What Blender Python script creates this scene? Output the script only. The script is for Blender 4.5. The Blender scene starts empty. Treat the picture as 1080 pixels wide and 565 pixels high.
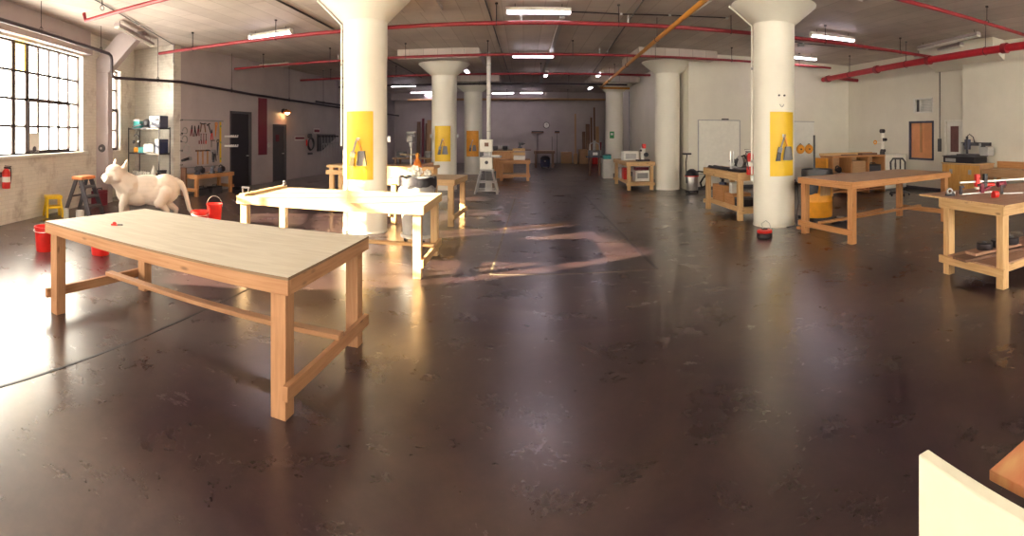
import bpy, bmesh, math, random
from mathutils import Vector, Matrix

random.seed(7)
SC = bpy.context.scene
COL = SC.collection
R = math.radians
PI = math.pi

# ------------------------------------------------------------------ materials
def _new(name):
    m = bpy.data.materials.new(name); m.use_nodes = True
    nt = m.node_tree; b = nt.nodes['Principled BSDF']
    return m, nt, b

def mat(name, col, rough=0.5, metal=0.0, var=0.12, scale=9.0, bump=0.0, spec=0.5, coat=0.0, emit=0.0):
    m, nt, b = _new(name)
    tc = nt.nodes.new('ShaderNodeTexCoord')
    n = nt.nodes.new('ShaderNodeTexNoise'); n.inputs['Scale'].default_value = scale; n.inputs['Detail'].default_value = 5
    nt.links.new(tc.outputs['Object'], n.inputs['Vector'])
    r = nt.nodes.new('ShaderNodeValToRGB')
    r.color_ramp.elements[0].position = .3; r.color_ramp.elements[1].position = .7
    r.color_ramp.elements[0].color = [c*(1-var) for c in col]+[1]
    r.color_ramp.elements[1].color = [min(1, c*(1+var*.5)) for c in col]+[1]
    nt.links.new(n.outputs['Fac'], r.inputs['Fac']); nt.links.new(r.outputs['Color'], b.inputs['Base Color'])
    b.inputs['Roughness'].default_value = rough; b.inputs['Metallic'].default_value = metal
    b.inputs['Specular IOR Level'].default_value = spec; b.inputs['Coat Weight'].default_value = coat
    if bump:
        bp = nt.nodes.new('ShaderNodeBump'); bp.inputs['Strength'].default_value = bump; bp.inputs['Distance'].default_value = .01
        nt.links.new(n.outputs['Fac'], bp.inputs['Height']); nt.links.new(bp.outputs['Normal'], b.inputs['Normal'])
    if emit:
        b.inputs['Emission Color'].default_value = list(col)+[1]; b.inputs['Emission Strength'].default_value = emit
    return m

def wood(name, light, dark, rough=.55, stretch=14.0, knots=True):
    """grain runs along U of the UV map (metres)"""
    m, nt, b = _new(name)
    uv = nt.nodes.new('ShaderNodeUVMap')
    mp = nt.nodes.new('ShaderNodeMapping'); mp.inputs['Scale'].default_value = (1.3, stretch*1.6, 1)
    nt.links.new(uv.outputs['UV'], mp.inputs['Vector'])
    n = nt.nodes.new('ShaderNodeTexNoise'); n.inputs['Scale'].default_value = 2.2; n.inputs['Detail'].default_value = 6; n.inputs['Distortion'].default_value = .6
    nt.links.new(mp.outputs['Vector'], n.inputs['Vector'])
    r = nt.nodes.new('ShaderNodeValToRGB'); r.color_ramp.elements[0].position = .32; r.color_ramp.elements[1].position = .68
    r.color_ramp.elements[0].color = list(dark)+[1]; r.color_ramp.elements[1].color = list(light)+[1]
    nt.links.new(n.outputs['Fac'], r.inputs['Fac'])
    out = r.outputs['Color']
    if knots:
        mk = nt.nodes.new('ShaderNodeMapping'); mk.inputs['Scale'].default_value = (2.6, 7.5, 1)
        nt.links.new(uv.outputs['UV'], mk.inputs['Vector'])
        v = nt.nodes.new('ShaderNodeTexVoronoi'); v.inputs['Scale'].default_value = 1.0
        nt.links.new(mk.outputs['Vector'], v.inputs['Vector'])
        kr = nt.nodes.new('ShaderNodeValToRGB'); kr.color_ramp.elements[0].position = .05; kr.color_ramp.elements[1].position = .13
        kr.color_ramp.elements[0].color = (.75, .75, .75, 1); kr.color_ramp.elements[1].color = (0, 0, 0, 1)
        nt.links.new(v.outputs['Distance'], kr.inputs['Fac'])
        mx = nt.nodes.new('ShaderNodeMix'); mx.data_type = 'RGBA'
        nt.links.new(kr.outputs['Color'], mx.inputs['Factor'])
        nt.links.new(out, mx.inputs['A']); mx.inputs['B'].default_value = [c*.35 for c in dark]+[1]
        out = mx.outputs['Result']
    nt.links.new(out, b.inputs['Base Color'])
    bp = nt.nodes.new('ShaderNodeBump'); bp.inputs['Strength'].default_value = .12; bp.inputs['Distance'].default_value = .004
    nt.links.new(n.outputs['Fac'], bp.inputs['Height']); nt.links.new(bp.outputs['Normal'], b.inputs['Normal'])
    b.inputs['Roughness'].default_value = rough
    return m

def brick_paint(name, c1, c2, dirt):
    m, nt, b = _new(name)
    tc = nt.nodes.new('ShaderNodeTexCoord')
    sp = nt.nodes.new('ShaderNodeSeparateXYZ'); cb = nt.nodes.new('ShaderNodeCombineXYZ')
    nt.links.new(tc.outputs['Object'], sp.inputs[0]); nt.links.new(sp.outputs['X'], cb.inputs['X']); nt.links.new(sp.outputs['Z'], cb.inputs['Y'])
    br = nt.nodes.new('ShaderNodeTexBrick'); br.inputs['Scale'].default_value = 1.0
    br.inputs['Brick Width'].default_value = .22; br.inputs['Row Height'].default_value = .075; br.inputs['Mortar Size'].default_value = .006
    br.inputs['Color1'].default_value = list(c1)+[1]; br.inputs['Color2'].default_value = list(c2)+[1]
    br.inputs['Mortar'].default_value = [c*.86 for c in c1]+[1]
    nt.links.new(cb.outputs['Vector'], br.inputs['Vector'])
    n = nt.nodes.new('ShaderNodeTexNoise'); n.inputs['Scale'].default_value = 1.7; n.inputs['Detail'].default_value = 9; n.inputs['Roughness'].default_value = .68
    nt.links.new(tc.outputs['Object'], n.inputs['Vector'])
    rp = nt.nodes.new('ShaderNodeValToRGB'); rp.color_ramp.elements[0].position = .52; rp.color_ramp.elements[1].position = .74
    rp.color_ramp.elements[0].color = (0, 0, 0, 1); rp.color_ramp.elements[1].color = (.85, .85, .85, 1)
    nt.links.new(n.outputs['Fac'], rp.inputs['Fac'])
    mx = nt.nodes.new('ShaderNodeMix'); mx.data_type = 'RGBA'
    nt.links.new(rp.outputs['Color'], mx.inputs['Factor']); nt.links.new(br.outputs['Color'], mx.inputs['A']); mx.inputs['B'].default_value = list(dirt)+[1]
    nt.links.new(mx.outputs['Result'], b.inputs['Base Color'])
    bp = nt.nodes.new('ShaderNodeBump'); bp.inputs['Strength'].default_value = .45; bp.inputs['Distance'].default_value = .01; bp.invert = True
    nt.links.new(br.outputs['Fac'], bp.inputs['Height']); nt.links.new(bp.outputs['Normal'], b.inputs['Normal'])
    b.inputs['Roughness'].default_value = .7
    return m

def plaster(name, col, dirt, scale=.8, rough=.65, amt=.5):
    m, nt, b = _new(name)
    tc = nt.nodes.new('ShaderNodeTexCoord')
    n = nt.nodes.new('ShaderNodeTexNoise'); n.inputs['Scale'].default_value = scale; n.inputs['Detail'].default_value = 8; n.inputs['Roughness'].default_value = .6
    nt.links.new(tc.outputs['Object'], n.inputs['Vector'])
    r = nt.nodes.new('ShaderNodeValToRGB'); r.color_ramp.elements[0].position = .35; r.color_ramp.elements[1].position = .75
    r.color_ramp.elements[0].color = list(col)+[1]; r.color_ramp.elements[1].color = [c*(1-amt)+d*amt for c, d in zip(col, dirt)]+[1]
    nt.links.new(n.outputs['Fac'], r.inputs['Fac']); nt.links.new(r.outputs['Color'], b.inputs['Base Color'])
    b.inputs['Roughness'].default_value = rough
    bp = nt.nodes.new('ShaderNodeBump'); bp.inputs['Strength'].default_value = .15; bp.inputs['Distance'].default_value = .01
    nt.links.new(n.outputs['Fac'], bp.inputs['Height']); nt.links.new(bp.outputs['Normal'], b.inputs['Normal'])
    return m

def concrete_floor():
    m, nt, b = _new('polished_concrete')
    tc = nt.nodes.new('ShaderNodeTexCoord')
    n1 = nt.nodes.new('ShaderNodeTexNoise'); n1.inputs['Scale'].default_value = .55; n1.inputs['Detail'].default_value = 9; n1.inputs['Roughness'].default_value = .62; n1.inputs['Distortion'].default_value = .8
    n2 = nt.nodes.new('ShaderNodeTexNoise'); n2.inputs['Scale'].default_value = 5.5; n2.inputs['Detail'].default_value = 8; n2.inputs['Roughness'].default_value = .7; n2.inputs['Distortion'].default_value = .4
    n3 = nt.nodes.new('ShaderNodeTexNoise'); n3.inputs['Scale'].default_value = 2.3; n3.inputs['Detail'].default_value = 12; n3.inputs['Roughness'].default_value = .75
    for n in (n1, n2, n3): nt.links.new(tc.outputs['Object'], n.inputs['Vector'])
    r = nt.nodes.new('ShaderNodeValToRGB')
    r.color_ramp.elements[0].position = .33; r.color_ramp.elements[1].position = .7
    r.color_ramp.elements[0].color = FLOOR_D+(1,); r.color_ramp.elements[1].color = FLOOR_L+(1,)
    nt.links.new(n1.outputs['Fac'], r.inputs['Fac'])
    r2 = nt.nodes.new('ShaderNodeValToRGB'); r2.color_ramp.elements[0].position = .3; r2.color_ramp.elements[1].position = .75
    r2.color_ramp.elements[0].color = (.80, .80, .80, 1); r2.color_ramp.elements[1].color = (1.15, 1.13, 1.1, 1)
    nt.links.new(n2.outputs['Fac'], r2.inputs['Fac'])
    mx = nt.nodes.new('ShaderNodeMix'); mx.data_type = 'RGBA'; mx.blend_type = 'MULTIPLY'; mx.inputs['Factor'].default_value = 1
    nt.links.new(r.outputs['Color'], mx.inputs['A']); nt.links.new(r2.outputs['Color'], mx.inputs['B'])
    # pale scuffs and paint flecks
    r3 = nt.nodes.new('ShaderNodeValToRGB'); r3.color_ramp.elements[0].position = .66; r3.color_ramp.elements[1].position = .80
    r3.color_ramp.elements[0].color = (0, 0, 0, 1); r3.color_ramp.elements[1].color = (.12, .12, .12, 1)
    nt.links.new(n3.outputs['Fac'], r3.inputs['Fac'])
    v = nt.nodes.new('ShaderNodeTexVoronoi'); v.inputs['Scale'].default_value = 1.35; nt.links.new(tc.outputs['Object'], v.inputs['Vector'])
    rv = nt.nodes.new('ShaderNodeValToRGB'); rv.color_ramp.elements[0].position = .016; rv.color_ramp.elements[1].position = .024
    rv.color_ramp.elements[0].color = (.7, .7, .7, 1); rv.color_ramp.elements[1].color = (0, 0, 0, 1)
    nt.links.new(v.outputs['Distance'], rv.inputs['Fac'])
    ad = nt.nodes.new('ShaderNodeMix'); ad.data_type = 'RGBA'; ad.blend_type = 'ADD'; ad.inputs['Factor'].default_value = 1
    nt.links.new(r3.outputs['Color'], ad.inputs['A']); nt.links.new(rv.outputs['Color'], ad.inputs['B'])
    mx2 = nt.nodes.new('ShaderNodeMix'); mx2.data_type = 'RGBA'
    nt.links.new(ad.outputs['Result'], mx2.inputs['Factor']); nt.links.new(mx.outputs['Result'], mx2.inputs['A']); mx2.inputs['B'].default_value = (.30, .24, .22, 1)
    nt.links.new(mx2.outputs['Result'], b.inputs['Base Color'])
    n4 = nt.nodes.new('ShaderNodeTexNoise'); n4.inputs['Scale'].default_value = 1.5; n4.inputs['Detail'].default_value = 13; n4.inputs['Roughness'].default_value = .8; n4.inputs['Distortion'].default_value = .3
    ms = nt.nodes.new('ShaderNodeMapping'); ms.inputs['Scale'].default_value = (1.0, 1.25, 1); ms.inputs['Rotation'].default_value = (0, 0, .35)
    nt.links.new(tc.outputs['Object'], ms.inputs['Vector']); nt.links.new(ms.outputs['Vector'], n4.inputs['Vector'])
    rc = nt.nodes.new('ShaderNodeMapRange'); rc.inputs['From Min'].default_value = .35; rc.inputs['From Max'].default_value = .65; rc.inputs['To Min'].default_value = .21; rc.inputs['To Max'].default_value = .28
    nt.links.new(n4.outputs['Fac'], rc.inputs['Value']); nt.links.new(rc.outputs['Result'], b.inputs['Coat Roughness'])
    r4 = nt.nodes.new('ShaderNodeValToRGB'); r4.color_ramp.elements[0].position = .38; r4.color_ramp.elements[1].position = .66
    r4.color_ramp.elements[0].color = (.86, .84, .86, 1); r4.color_ramp.elements[1].color = (1.18, 1.16, 1.13, 1)
    nt.links.new(n4.outputs['Fac'], r4.inputs['Fac'])
    m4 = nt.nodes.new('ShaderNodeMix'); m4.data_type = 'RGBA'; m4.blend_type = 'MULTIPLY'; m4.inputs['Factor'].default_value = 1
    nt.links.new(mx2.outputs['Result'], m4.inputs['A']); nt.links.new(r4.outputs['Color'], m4.inputs['B']); nt.links.new(m4.outputs['Result'], b.inputs['Base Color'])
    rr = nt.nodes.new('ShaderNodeMapRange'); rr.inputs['From Min'].default_value = .3; rr.inputs['From Max'].default_value = .75
    rr.inputs['To Min'].default_value = .24; rr.inputs['To Max'].default_value = .36
    nt.links.new(n4.outputs['Fac'], rr.inputs['Value']); nt.links.new(rr.outputs['Result'], b.inputs['Roughness'])
    bp = nt.nodes.new('ShaderNodeBump'); bp.inputs['Strength'].default_value = .06; bp.inputs['Distance'].default_value = .02
    nt.links.new(n1.outputs['Fac'], bp.inputs['Height']); nt.links.new(bp.outputs['Normal'], b.inputs['Normal'])
    b.inputs['Specular IOR Level'].default_value = .35
    b.inputs['Coat Weight'].default_value = .65; b.inputs['Coat IOR'].default_value = 1.6
    return m

def glass(name, tint=(1, 1, 1), refl=.06):
    m = bpy.data.materials.new(name); m.use_nodes = True; nt = m.node_tree
    nt.nodes.remove(nt.nodes['Principled BSDF'])
    t = nt.nodes.new('ShaderNodeBsdfTransparent'); t.inputs['Color'].default_value = list(tint)+[1]
    g = nt.nodes.new('ShaderNodeBsdfGlossy'); g.inputs['Roughness'].default_value = .04
    mx = nt.nodes.new('ShaderNodeMixShader'); mx.inputs[0].default_value = refl
    nt.links.new(t.outputs[0], mx.inputs[1]); nt.links.new(g.outputs[0], mx.inputs[2])
    nt.links.new(mx.outputs[0], nt.nodes['Material Output'].inputs['Surface'])
    return m

def board_concrete():
    m = plaster('board_marked_concrete', (.62, .55, .50), (.42, .35, .35), scale=1.1, amt=.75)
    nt = m.node_tree; b = nt.nodes['Principled BSDF']
    tc = nt.nodes.new('ShaderNodeTexCoord'); mp = nt.nodes.new('ShaderNodeMapping'); mp.inputs['Rotation'].default_value = (0, 0, R(90))
    br = nt.nodes.new('ShaderNodeTexBrick'); br.inputs['Scale'].default_value = 1; br.inputs['Brick Width'].default_value = 3.2; br.inputs['Row Height'].default_value = .42; br.inputs['Mortar Size'].default_value = .012
    br.inputs['Color1'].default_value = (1, 1, 1, 1); br.inputs['Color2'].default_value = (.84, .83, .82, 1); br.inputs['Mortar'].default_value = (.72, .70, .68, 1)
    nt.links.new(tc.outputs['Object'], mp.inputs['Vector']); nt.links.new(mp.outputs['Vector'], br.inputs['Vector'])
    src = b.inputs['Base Color'].links[0].from_socket
    mx = nt.nodes.new('ShaderNodeMix'); mx.data_type = 'RGBA'; mx.blend_type = 'MULTIPLY'; mx.inputs['Factor'].default_value = 1
    nt.links.new(src, mx.inputs['A']); nt.links.new(br.outputs['Color'], mx.inputs['B']); nt.links.new(mx.outputs['Result'], b.inputs['Base Color'])
    return m

FLOOR_D = (.0200, .0080, .0185); FLOOR_L = (.076, .050, .040)
M = {}
M['floor'] = concrete_floor()
M['brick'] = brick_paint('white_painted_brick', (.70, .66, .60), (.65, .61, .55), (.30, .23, .21))
M['plaster'] = plaster('white_wall_paint', (.74, .70, .61), (.55, .50, .44))
M['dimwall'] = plaster('dimmed_white_paint', (.46, .40, .41), (.30, .25, .26), amt=.6)  # white wall paint darkened, the dim light is put into its colour
M['ceiling'] = board_concrete()
M['column'] = plaster('column_paint', (.84, .80, .71), (.72, .68, .60), scale=2.2, rough=.45, amt=.35)
M['beam'] = plaster('dull_beam_paint', (.42, .36, .36), (.30, .24, .25))
M['yellow'] = mat('yellow_paint', (.80, .50, .015), .45, var=.08, scale=3)
M['orange_yellow'] = mat('orange_yellow_paint', (.74, .30, .02), .5)
M['white'] = mat('white_paint', (.80, .77, .70), .45, var=.06)
M['cream'] = mat('cream_plaster', (.60, .51, .44), .6, var=.08, scale=6, bump=.05)
M['offwhite'] = mat('off_white_plastic', (.72, .70, .66), .4, var=.06)
M['black'] = mat('black_plastic', (.018, .014, .02), .45)
M['darkmetal'] = mat('dark_metal', (.045, .035, .04), .4, .6)
M['steelframe'] = mat('old_window_steel', (.055, .035, .035), .55, .2, var=.3)
M['steel'] = mat('bare_steel', (.55, .53, .52), .3, .9)
M['galv'] = mat('galvanised', (.50, .49, .48), .38, .7)
M['red'] = mat('red_plastic', (.65, .02, .015), .35)
M['mainred'] = mat('red_main_paint', (.46, .014, .028), .4, var=.15)
M['dustjoint'] = mat('dusty_joint_filler', (.16, .125, .085), .7, var=.5, scale=4)
M['redpipe'] = mat('red_pipe_paint', (.27, .018, .028), .4, var=.2)
M['blackpipe'] = mat('black_pipe_paint', (.03, .018, .026), .5)
M['orangepipe'] = mat('orange_pipe_paint', (.62, .26, .03), .45)
M['maroon'] = mat('maroon_panel_paint', (.17, .01, .03), .5)
M['grey'] = mat('grey_plastic', (.25, .24, .25), .45)
M['lgrey'] = mat('light_grey_plastic', (.40, .39, .39), .4)
M['midgrey'] = mat('mid_grey_plastic', (.20, .19, .20), .5)
M['dgrey'] = mat('charcoal_plastic', (.07, .065, .075), .5)
M['blue'] = mat('dark_blue', (.03, .04, .10), .45)
M['bluegrey'] = mat('blue_grey_plastic', (.06, .065, .11), .5)
M['teal'] = mat('teal', (.04, .33, .33), .45)
M['green'] = mat('green', (.05, .30, .10), .5)
M['orange'] = mat('orange_plastic', (.75, .22, .02), .4)
M['ltop'] = mat('orange_ladder_cap', (.62, .22, .08), .5)
M['paper'] = mat('crumpled_paper', (.82, .79, .72), .8)
M['rubber'] = mat('rubber', (.02, .018, .02), .7)
M['bag'] = mat('black_bin_liner', (.014, .011, .018), .45, bump=.4, scale=16)
M['foam'] = mat('cream_foam_board', (.80, .77, .62), .7, var=.04)
M['glass'] = glass('window_glass')
M['amberglass'] = glass('yellowed_window_glass', (1, .86, .45))
M['darkglass'] = mat('dark_door_glass', (.16, .07, .07), .12)
M['lampglow'] = mat('lamp_glow', (1, .62, .25), .4, emit=6.0, var=0)
M['tube'] = mat('fluorescent_tube', (.98, .88, 1.0), .4, emit=2.6, var=0)
M['orangepane'] = mat('orange_tinted_window_film', (.78, .34, .16), .12, var=.2, scale=2)
M['pine'] = wood('pine_lumber', (.66, .43, .22), (.50, .29, .12))
M['palepine'] = wood('pale_pine_lumber', (.62, .42, .22), (.50, .32, .15))
M['fir'] = wood('orange_fir_lumber', (.58, .29, .12), (.42, .18, .065))
M['dfir'] = wood('pinkish_fir_lumber', (.47, .25, .13), (.36, .17, .08))
M['ply'] = wood('grey_plywood_face', (.70, .65, .54), (.60, .54, .44), stretch=5, knots=False)
M['paleply'] = wood('pale_plywood_face', (.62, .49, .31), (.52, .39, .23), stretch=5, knots=False)
M['firply'] = wood('brown_plywood_face', (.46, .26, .14), (.36, .19, .10), rough=.4, stretch=5, knots=False)
M['redply'] = wood('stained_plywood_face', (.42, .24, .16), (.30, .15, .10), stretch=5, knots=False)
M['plyedge'] = wood('plywood_edge', (.30, .20, .12), (.12, .07, .04), stretch=60, knots=False)
M['oldwood'] = wood('dark_old_lumber', (.20, .10, .06), (.12, .055, .035))
M['tan'] = wood('tan_board', (.50, .30, .16), (.38, .21, .10), knots=False)
M['rust'] = wood('rust_stained_board', (.66, .38, .17), (.50, .10, .045), stretch=3.0, knots=False)

# ------------------------------------------------------------------ mesh builder
class MB:
    def __init__(s):
        s.bm = bmesh.new(); s.uv = s.bm.loops.layers.uv.new('UVMap')
    def _faces(s, faces, ax=None):
        off = (random.random()*9, random.random()*9)
        for f in faces:
            n = f.normal if f.normal.length else Vector((0, 0, 1))
            f.normal_update(); n = f.normal
            a = ax
            rest = [i for i in range(3) if i != a]
            b = rest[0] if abs(n[rest[0]]) < abs(n[rest[1]]) else rest[1]
            if abs(n[a]) > .8: b = rest[0]; a2 = rest[1]
            else: a2 = a
            for l in f.loops:
                l[s.uv].uv = (l.vert.co[a2]+off[0], l.vert.co[b]+off[1])
    def box(s, c, d, mx=None, ax=None):
        """centre, size; optional matrix applied afterwards"""
        c = Vector(c); h = Vector(d)/2
        co = [c+Vector((x*h.x, y*h.y, z*h.z)) for x in (-1, 1) for y in (-1, 1) for z in (-1, 1)]
        vs = [s.bm.verts.new(p) for p in co]
        idx = [(0, 1, 3, 2), (4, 6, 7, 5), (0, 4, 5, 1), (2, 3, 7, 6), (0, 2, 6, 4), (1, 5, 7, 3)]
        fs = [s.bm.faces.new([vs[i] for i in q]) for q in idx]
        if ax is None: ax = max(range(3), key=lambda i: d[i])
        s._faces(fs, ax)
        if mx is not None:
            for v in vs: v.co = mx @ v.co
        return s
    def b(s, lo, hi, mx=None, ax=None):
        return s.box([(a+c)/2 for a, c in zip(lo, hi)], [abs(c-a) for a, c in zip(lo, hi)], mx, ax)
    def bar(s, p, q, w, t, up=(0, 0, 1)):
        """rectangular bar from p to q, w across, t along up"""
        p, q = Vector(p), Vector(q); d = q-p; L = d.length; x = d/L
        u = Vector(up); y = u.cross(x)
        if y.length < 1e-5: y = Vector((0, 1, 0)).cross(x)
        y.normalize(); z = x.cross(y)
        mx = Matrix((x, y, z)).transposed().to_4x4(); mx.translation = (p+q)/2
        return s.box((0, 0, 0), (L, w, t), mx, 0)
    def cyl(s, p, q, r, r2=None, n=20, caps=True):
        p, q = Vector(p), Vector(q); d = q-p
        z = d.normalized(); x = z.orthogonal().normalized(); y = z.cross(x)
        r2 = r if r2 is None else r2
        ra = [s.bm.verts.new(p+r*(math.cos(2*PI*i/n)*x+math.sin(2*PI*i/n)*y)) for i in range(n)]
        rb = [s.bm.verts.new(q+r2*(math.cos(2*PI*i/n)*x+math.sin(2*PI*i/n)*y)) for i in range(n)]
        for i in range(n): s.bm.faces.new((ra[i], ra[(i+1) % n], rb[(i+1) % n], rb[i]))
        if caps:
            s.bm.faces.new(ra[::-1]); s.bm.faces.new(rb)
        return s
    def lathe(s, prof, c=(0, 0, 0), n=32, closed=False):
        c = Vector(c); rings = []
        for r, z in prof:
            if r < 1e-5: rings.append([s.bm.verts.new(c+Vector((0, 0, z)))])
            else: rings.append([s.bm.verts.new(c+Vector((r*math.cos(2*PI*i/n), r*math.sin(2*PI*i/n), z))) for i in range(n)])
        for a, b in zip(rings, rings[1:]):
            for i in range(n):
                j = (i+1) % n
                if len(a) == 1 and len(b) > 1: s.bm.faces.new((a[0], b[j], b[i]))
                elif len(b) == 1 and len(a) > 1: s.bm.faces.new((a[i], a[j], b[0]))
                elif len(a) > 1: s.bm.faces.new((a[i], a[j], b[j], b[i]))
        return s
    def tube(s, pts, r, n=8):
        pts = [Vector(p) for p in pts]; rings = []; prev = None
        for i, p in enumerate(pts):
            d = (pts[min(i+1, len(pts)-1)]-pts[max(i-1, 0)]).normalized()
            x = d.orthogonal().normalized() if prev is None else (prev-d*prev.dot(d)).normalized()
            prev = x; y = d.cross(x)
            rr = r[i] if isinstance(r, (list, tuple)) else r
            rings.append([s.bm.verts.new(p+rr*(math.cos(2*PI*k/n)*x+math.sin(2*PI*k/n)*y)) for k in range(n)])
        for a, b in zip(rings, rings[1:]):
            for k in range(n): s.bm.faces.new((a[k], a[(k+1) % n], b[(k+1) % n], b[k]))
        s.bm.faces.new(rings[0][::-1]); s.bm.faces.new(rings[-1])
        return s
    def prism(s, poly, t, mx=None):
        """polygon in XY extruded from z=0 to t"""
        a = [s.bm.verts.new((x, y, 0)) for x, y in poly]; b = [s.bm.verts.new((x, y, t)) for x, y in poly]
        n = len(poly)
        fs = [s.bm.faces.new(a[::-1]), s.bm.faces.new(b)]+[s.bm.faces.new((a[i], a[(i+1) % n], b[(i+1) % n], b[i])) for i in range(n)]
        s._faces(fs, 0)
        if mx is not None:
            for v in a+b: v.co = mx @ v.co
        return s
    def ell(s, c, r, n=16, mx=None):
        m = Matrix.Translation(c) @ (mx or Matrix()) @ Matrix.Diagonal((*r, 1))
        bmesh.ops.create_uvsphere(s.bm, u_segments=n, v_segments=max(6, n//2), radius=1, matrix=m)
        return s
    def torus(s, c, R_, r, axis=(0, 0, 1), n=28, k=8, a0=0, a1=2*PI):
        z = Vector(axis).normalized(); x = z.orthogonal().normalized(); y = z.cross(x); c = Vector(c)
        full = abs(a1-a0-2*PI) < 1e-4; m = n if full else n+1; rings = []
        for i in range(m):
            a = a0+(a1-a0)*i/n; d = math.cos(a)*x+math.sin(a)*y
            rings.append([s.bm.verts.new(c+d*(R_+r*math.cos(2*PI*j/k))+z*r*math.sin(2*PI*j/k)) for j in range(k)])
        for i in range(n):
            a, b = rings[i], rings[(i+1) % m]
            for j in range(k): s.bm.faces.new((a[j], b[j], b[(j+1) % k], a[(j+1) % k]))
        return s
    def obj(s, name, m, parent=None, bevel=0.0, loc=None, rz=0.0, angle=35):
        bmesh.ops.recalc_face_normals(s.bm, faces=s.bm.faces)
        me = bpy.data.meshes.new(name); s.bm.to_mesh(me); s.bm.free()
        for p in me.polygons: p.use_smooth = True
        me.set_sharp_from_angle(angle=R(angle))
        me.materials.append(M[m] if isinstance(m, str) else m)
        o = bpy.data.objects.new(name, me); COL.objects.link(o)
        if parent is not None: o.parent = parent
        if loc is not None: o.location = loc
        if rz: o.rotation_euler = (0, 0, rz)
        if bevel:
            b = o.modifiers.new('edge', 'BEVEL'); b.width = bevel; b.segments = 2; b.limit_method = 'ANGLE'; b.angle_limit = R(40)
        return o

def tag(o, label=None, cat=None, group=None, kind=None):
    if label: o['label'] = label
    if cat: o['category'] = cat
    if group: o['group'] = group
    if kind: o['kind'] = kind
    return o

def thing(name, label, cat, loc, rz=0.0, group=None, kind=None):
    o = bpy.data.objects.new(name, None); COL.objects.link(o); o.empty_display_size = .1
    o.location = loc; o.rotation_euler = (0, 0, rz)
    return tag(o, label, cat, group, kind)

def dup(root, label, loc, rz=0.0, group=None):
    def cp(o, par):
        c = o.copy(); COL.objects.link(c)
        if par is not None: c.parent = par
        for ch in list(o.children): cp(ch, c)
        return c
    r = cp(root, None); r.location = loc; r.rotation_euler = (0, 0, rz); r['label'] = label
    if group: r['group'] = group
    return r

def one(mb, name, m, label, cat, loc, rz=0.0, group=None, bevel=0.0):
    return tag(mb.obj(name, m, None, bevel, loc, rz), label, cat, group)

# ------------------------------------------------------------------ the room
H = 4.2
WORLD, SUN, SUN_AZ, SUN_EL, EXPOSURE = 3.8, 12.0, 25.0, 19.0, 2.8
def wall(name, A, B, z0, z1, holes, m, thick=.3, label=''):
    """vertical wall from A to B (plan); room lies to the left of A->B seen from above is irrelevant: thickness goes to local +Y"""
    ax, ay = A; bx, by = B; L = math.hypot(bx-ax, by-ay); rz = math.atan2(by-ay, bx-ax)
    us = sorted({0, L, *[h[0] for h in holes], *[h[1] for h in holes]})
    mb = MB()
    for u0, u1 in zip(us, us[1:]):
        cuts = sorted((h[2], h[3]) for h in holes if h[0] <= u0+1e-6 and h[1] >= u1-1e-6)
        z = z0
        for a, b in cuts:
            if a > z+1e-6: mb.b((u0, 0, z), (u1, thick, a))
            z = max(z, b)
        if z < z1-1e-6: mb.b((u0, 0, z), (u1, thick, z1))
    o = mb.obj(name, m, None, loc=(ax, ay, 0), rz=rz)
    return tag(o, label or None, 'wall', kind='structure')

# left window wall (local x runs along the wall, +y outwards)
LA = (-8.05, 4.5); LT = (-.374, .9274)
def LW(u, off, z):                      # point off metres into the room from the window wall
    return (LA[0]+LT[0]*u+LT[1]*off, LA[1]+LT[1]*u-LT[0]*off, z)
U0, U1 = -10.3, 6.31
p0 = LW(U0, 0, 0); p1 = LW(U1, 0, 0)
LRZ = math.atan2(LT[1], LT[0])
# floor and ceiling follow the plan of the walls
q0, q1 = LW(U0, -.3, 0), LW(U1, -.3, 0)
PLAN = [q0[:2], (q1[0], 10.68), (-9.2, 10.68), (-8.2, 29.9), (5.2, 29.9), (5.2, 14.5), (11.3, 14.5), (11.3, -5.3), (q0[0], -5.3)]
fl = MB().prism(PLAN, .15, Matrix.Translation((0, 0, -.15))).obj('floor', 'floor'); tag(fl, 'dark polished concrete floor with scuffs and stains', 'floor', kind='structure')
ce = MB().prism(PLAN, .10, Matrix.Translation((0, 0, H))).obj('ceiling', 'ceiling'); tag(ce, 'board-marked concrete ceiling', 'ceiling', kind='structure')
WIN = [(-8.6, -3.4, 1.30, 3.57), (-2.1, 3.15, 1.30, 3.57), (4.55, 5.30, 1.27, 3.46)]
wl = wall('wall_left', p0[:2], p1[:2], 0, H, [(a-U0, b-U0, c, d) for a, b, c, d in WIN], 'brick', label='white painted brick wall below the big steel windows')

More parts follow.
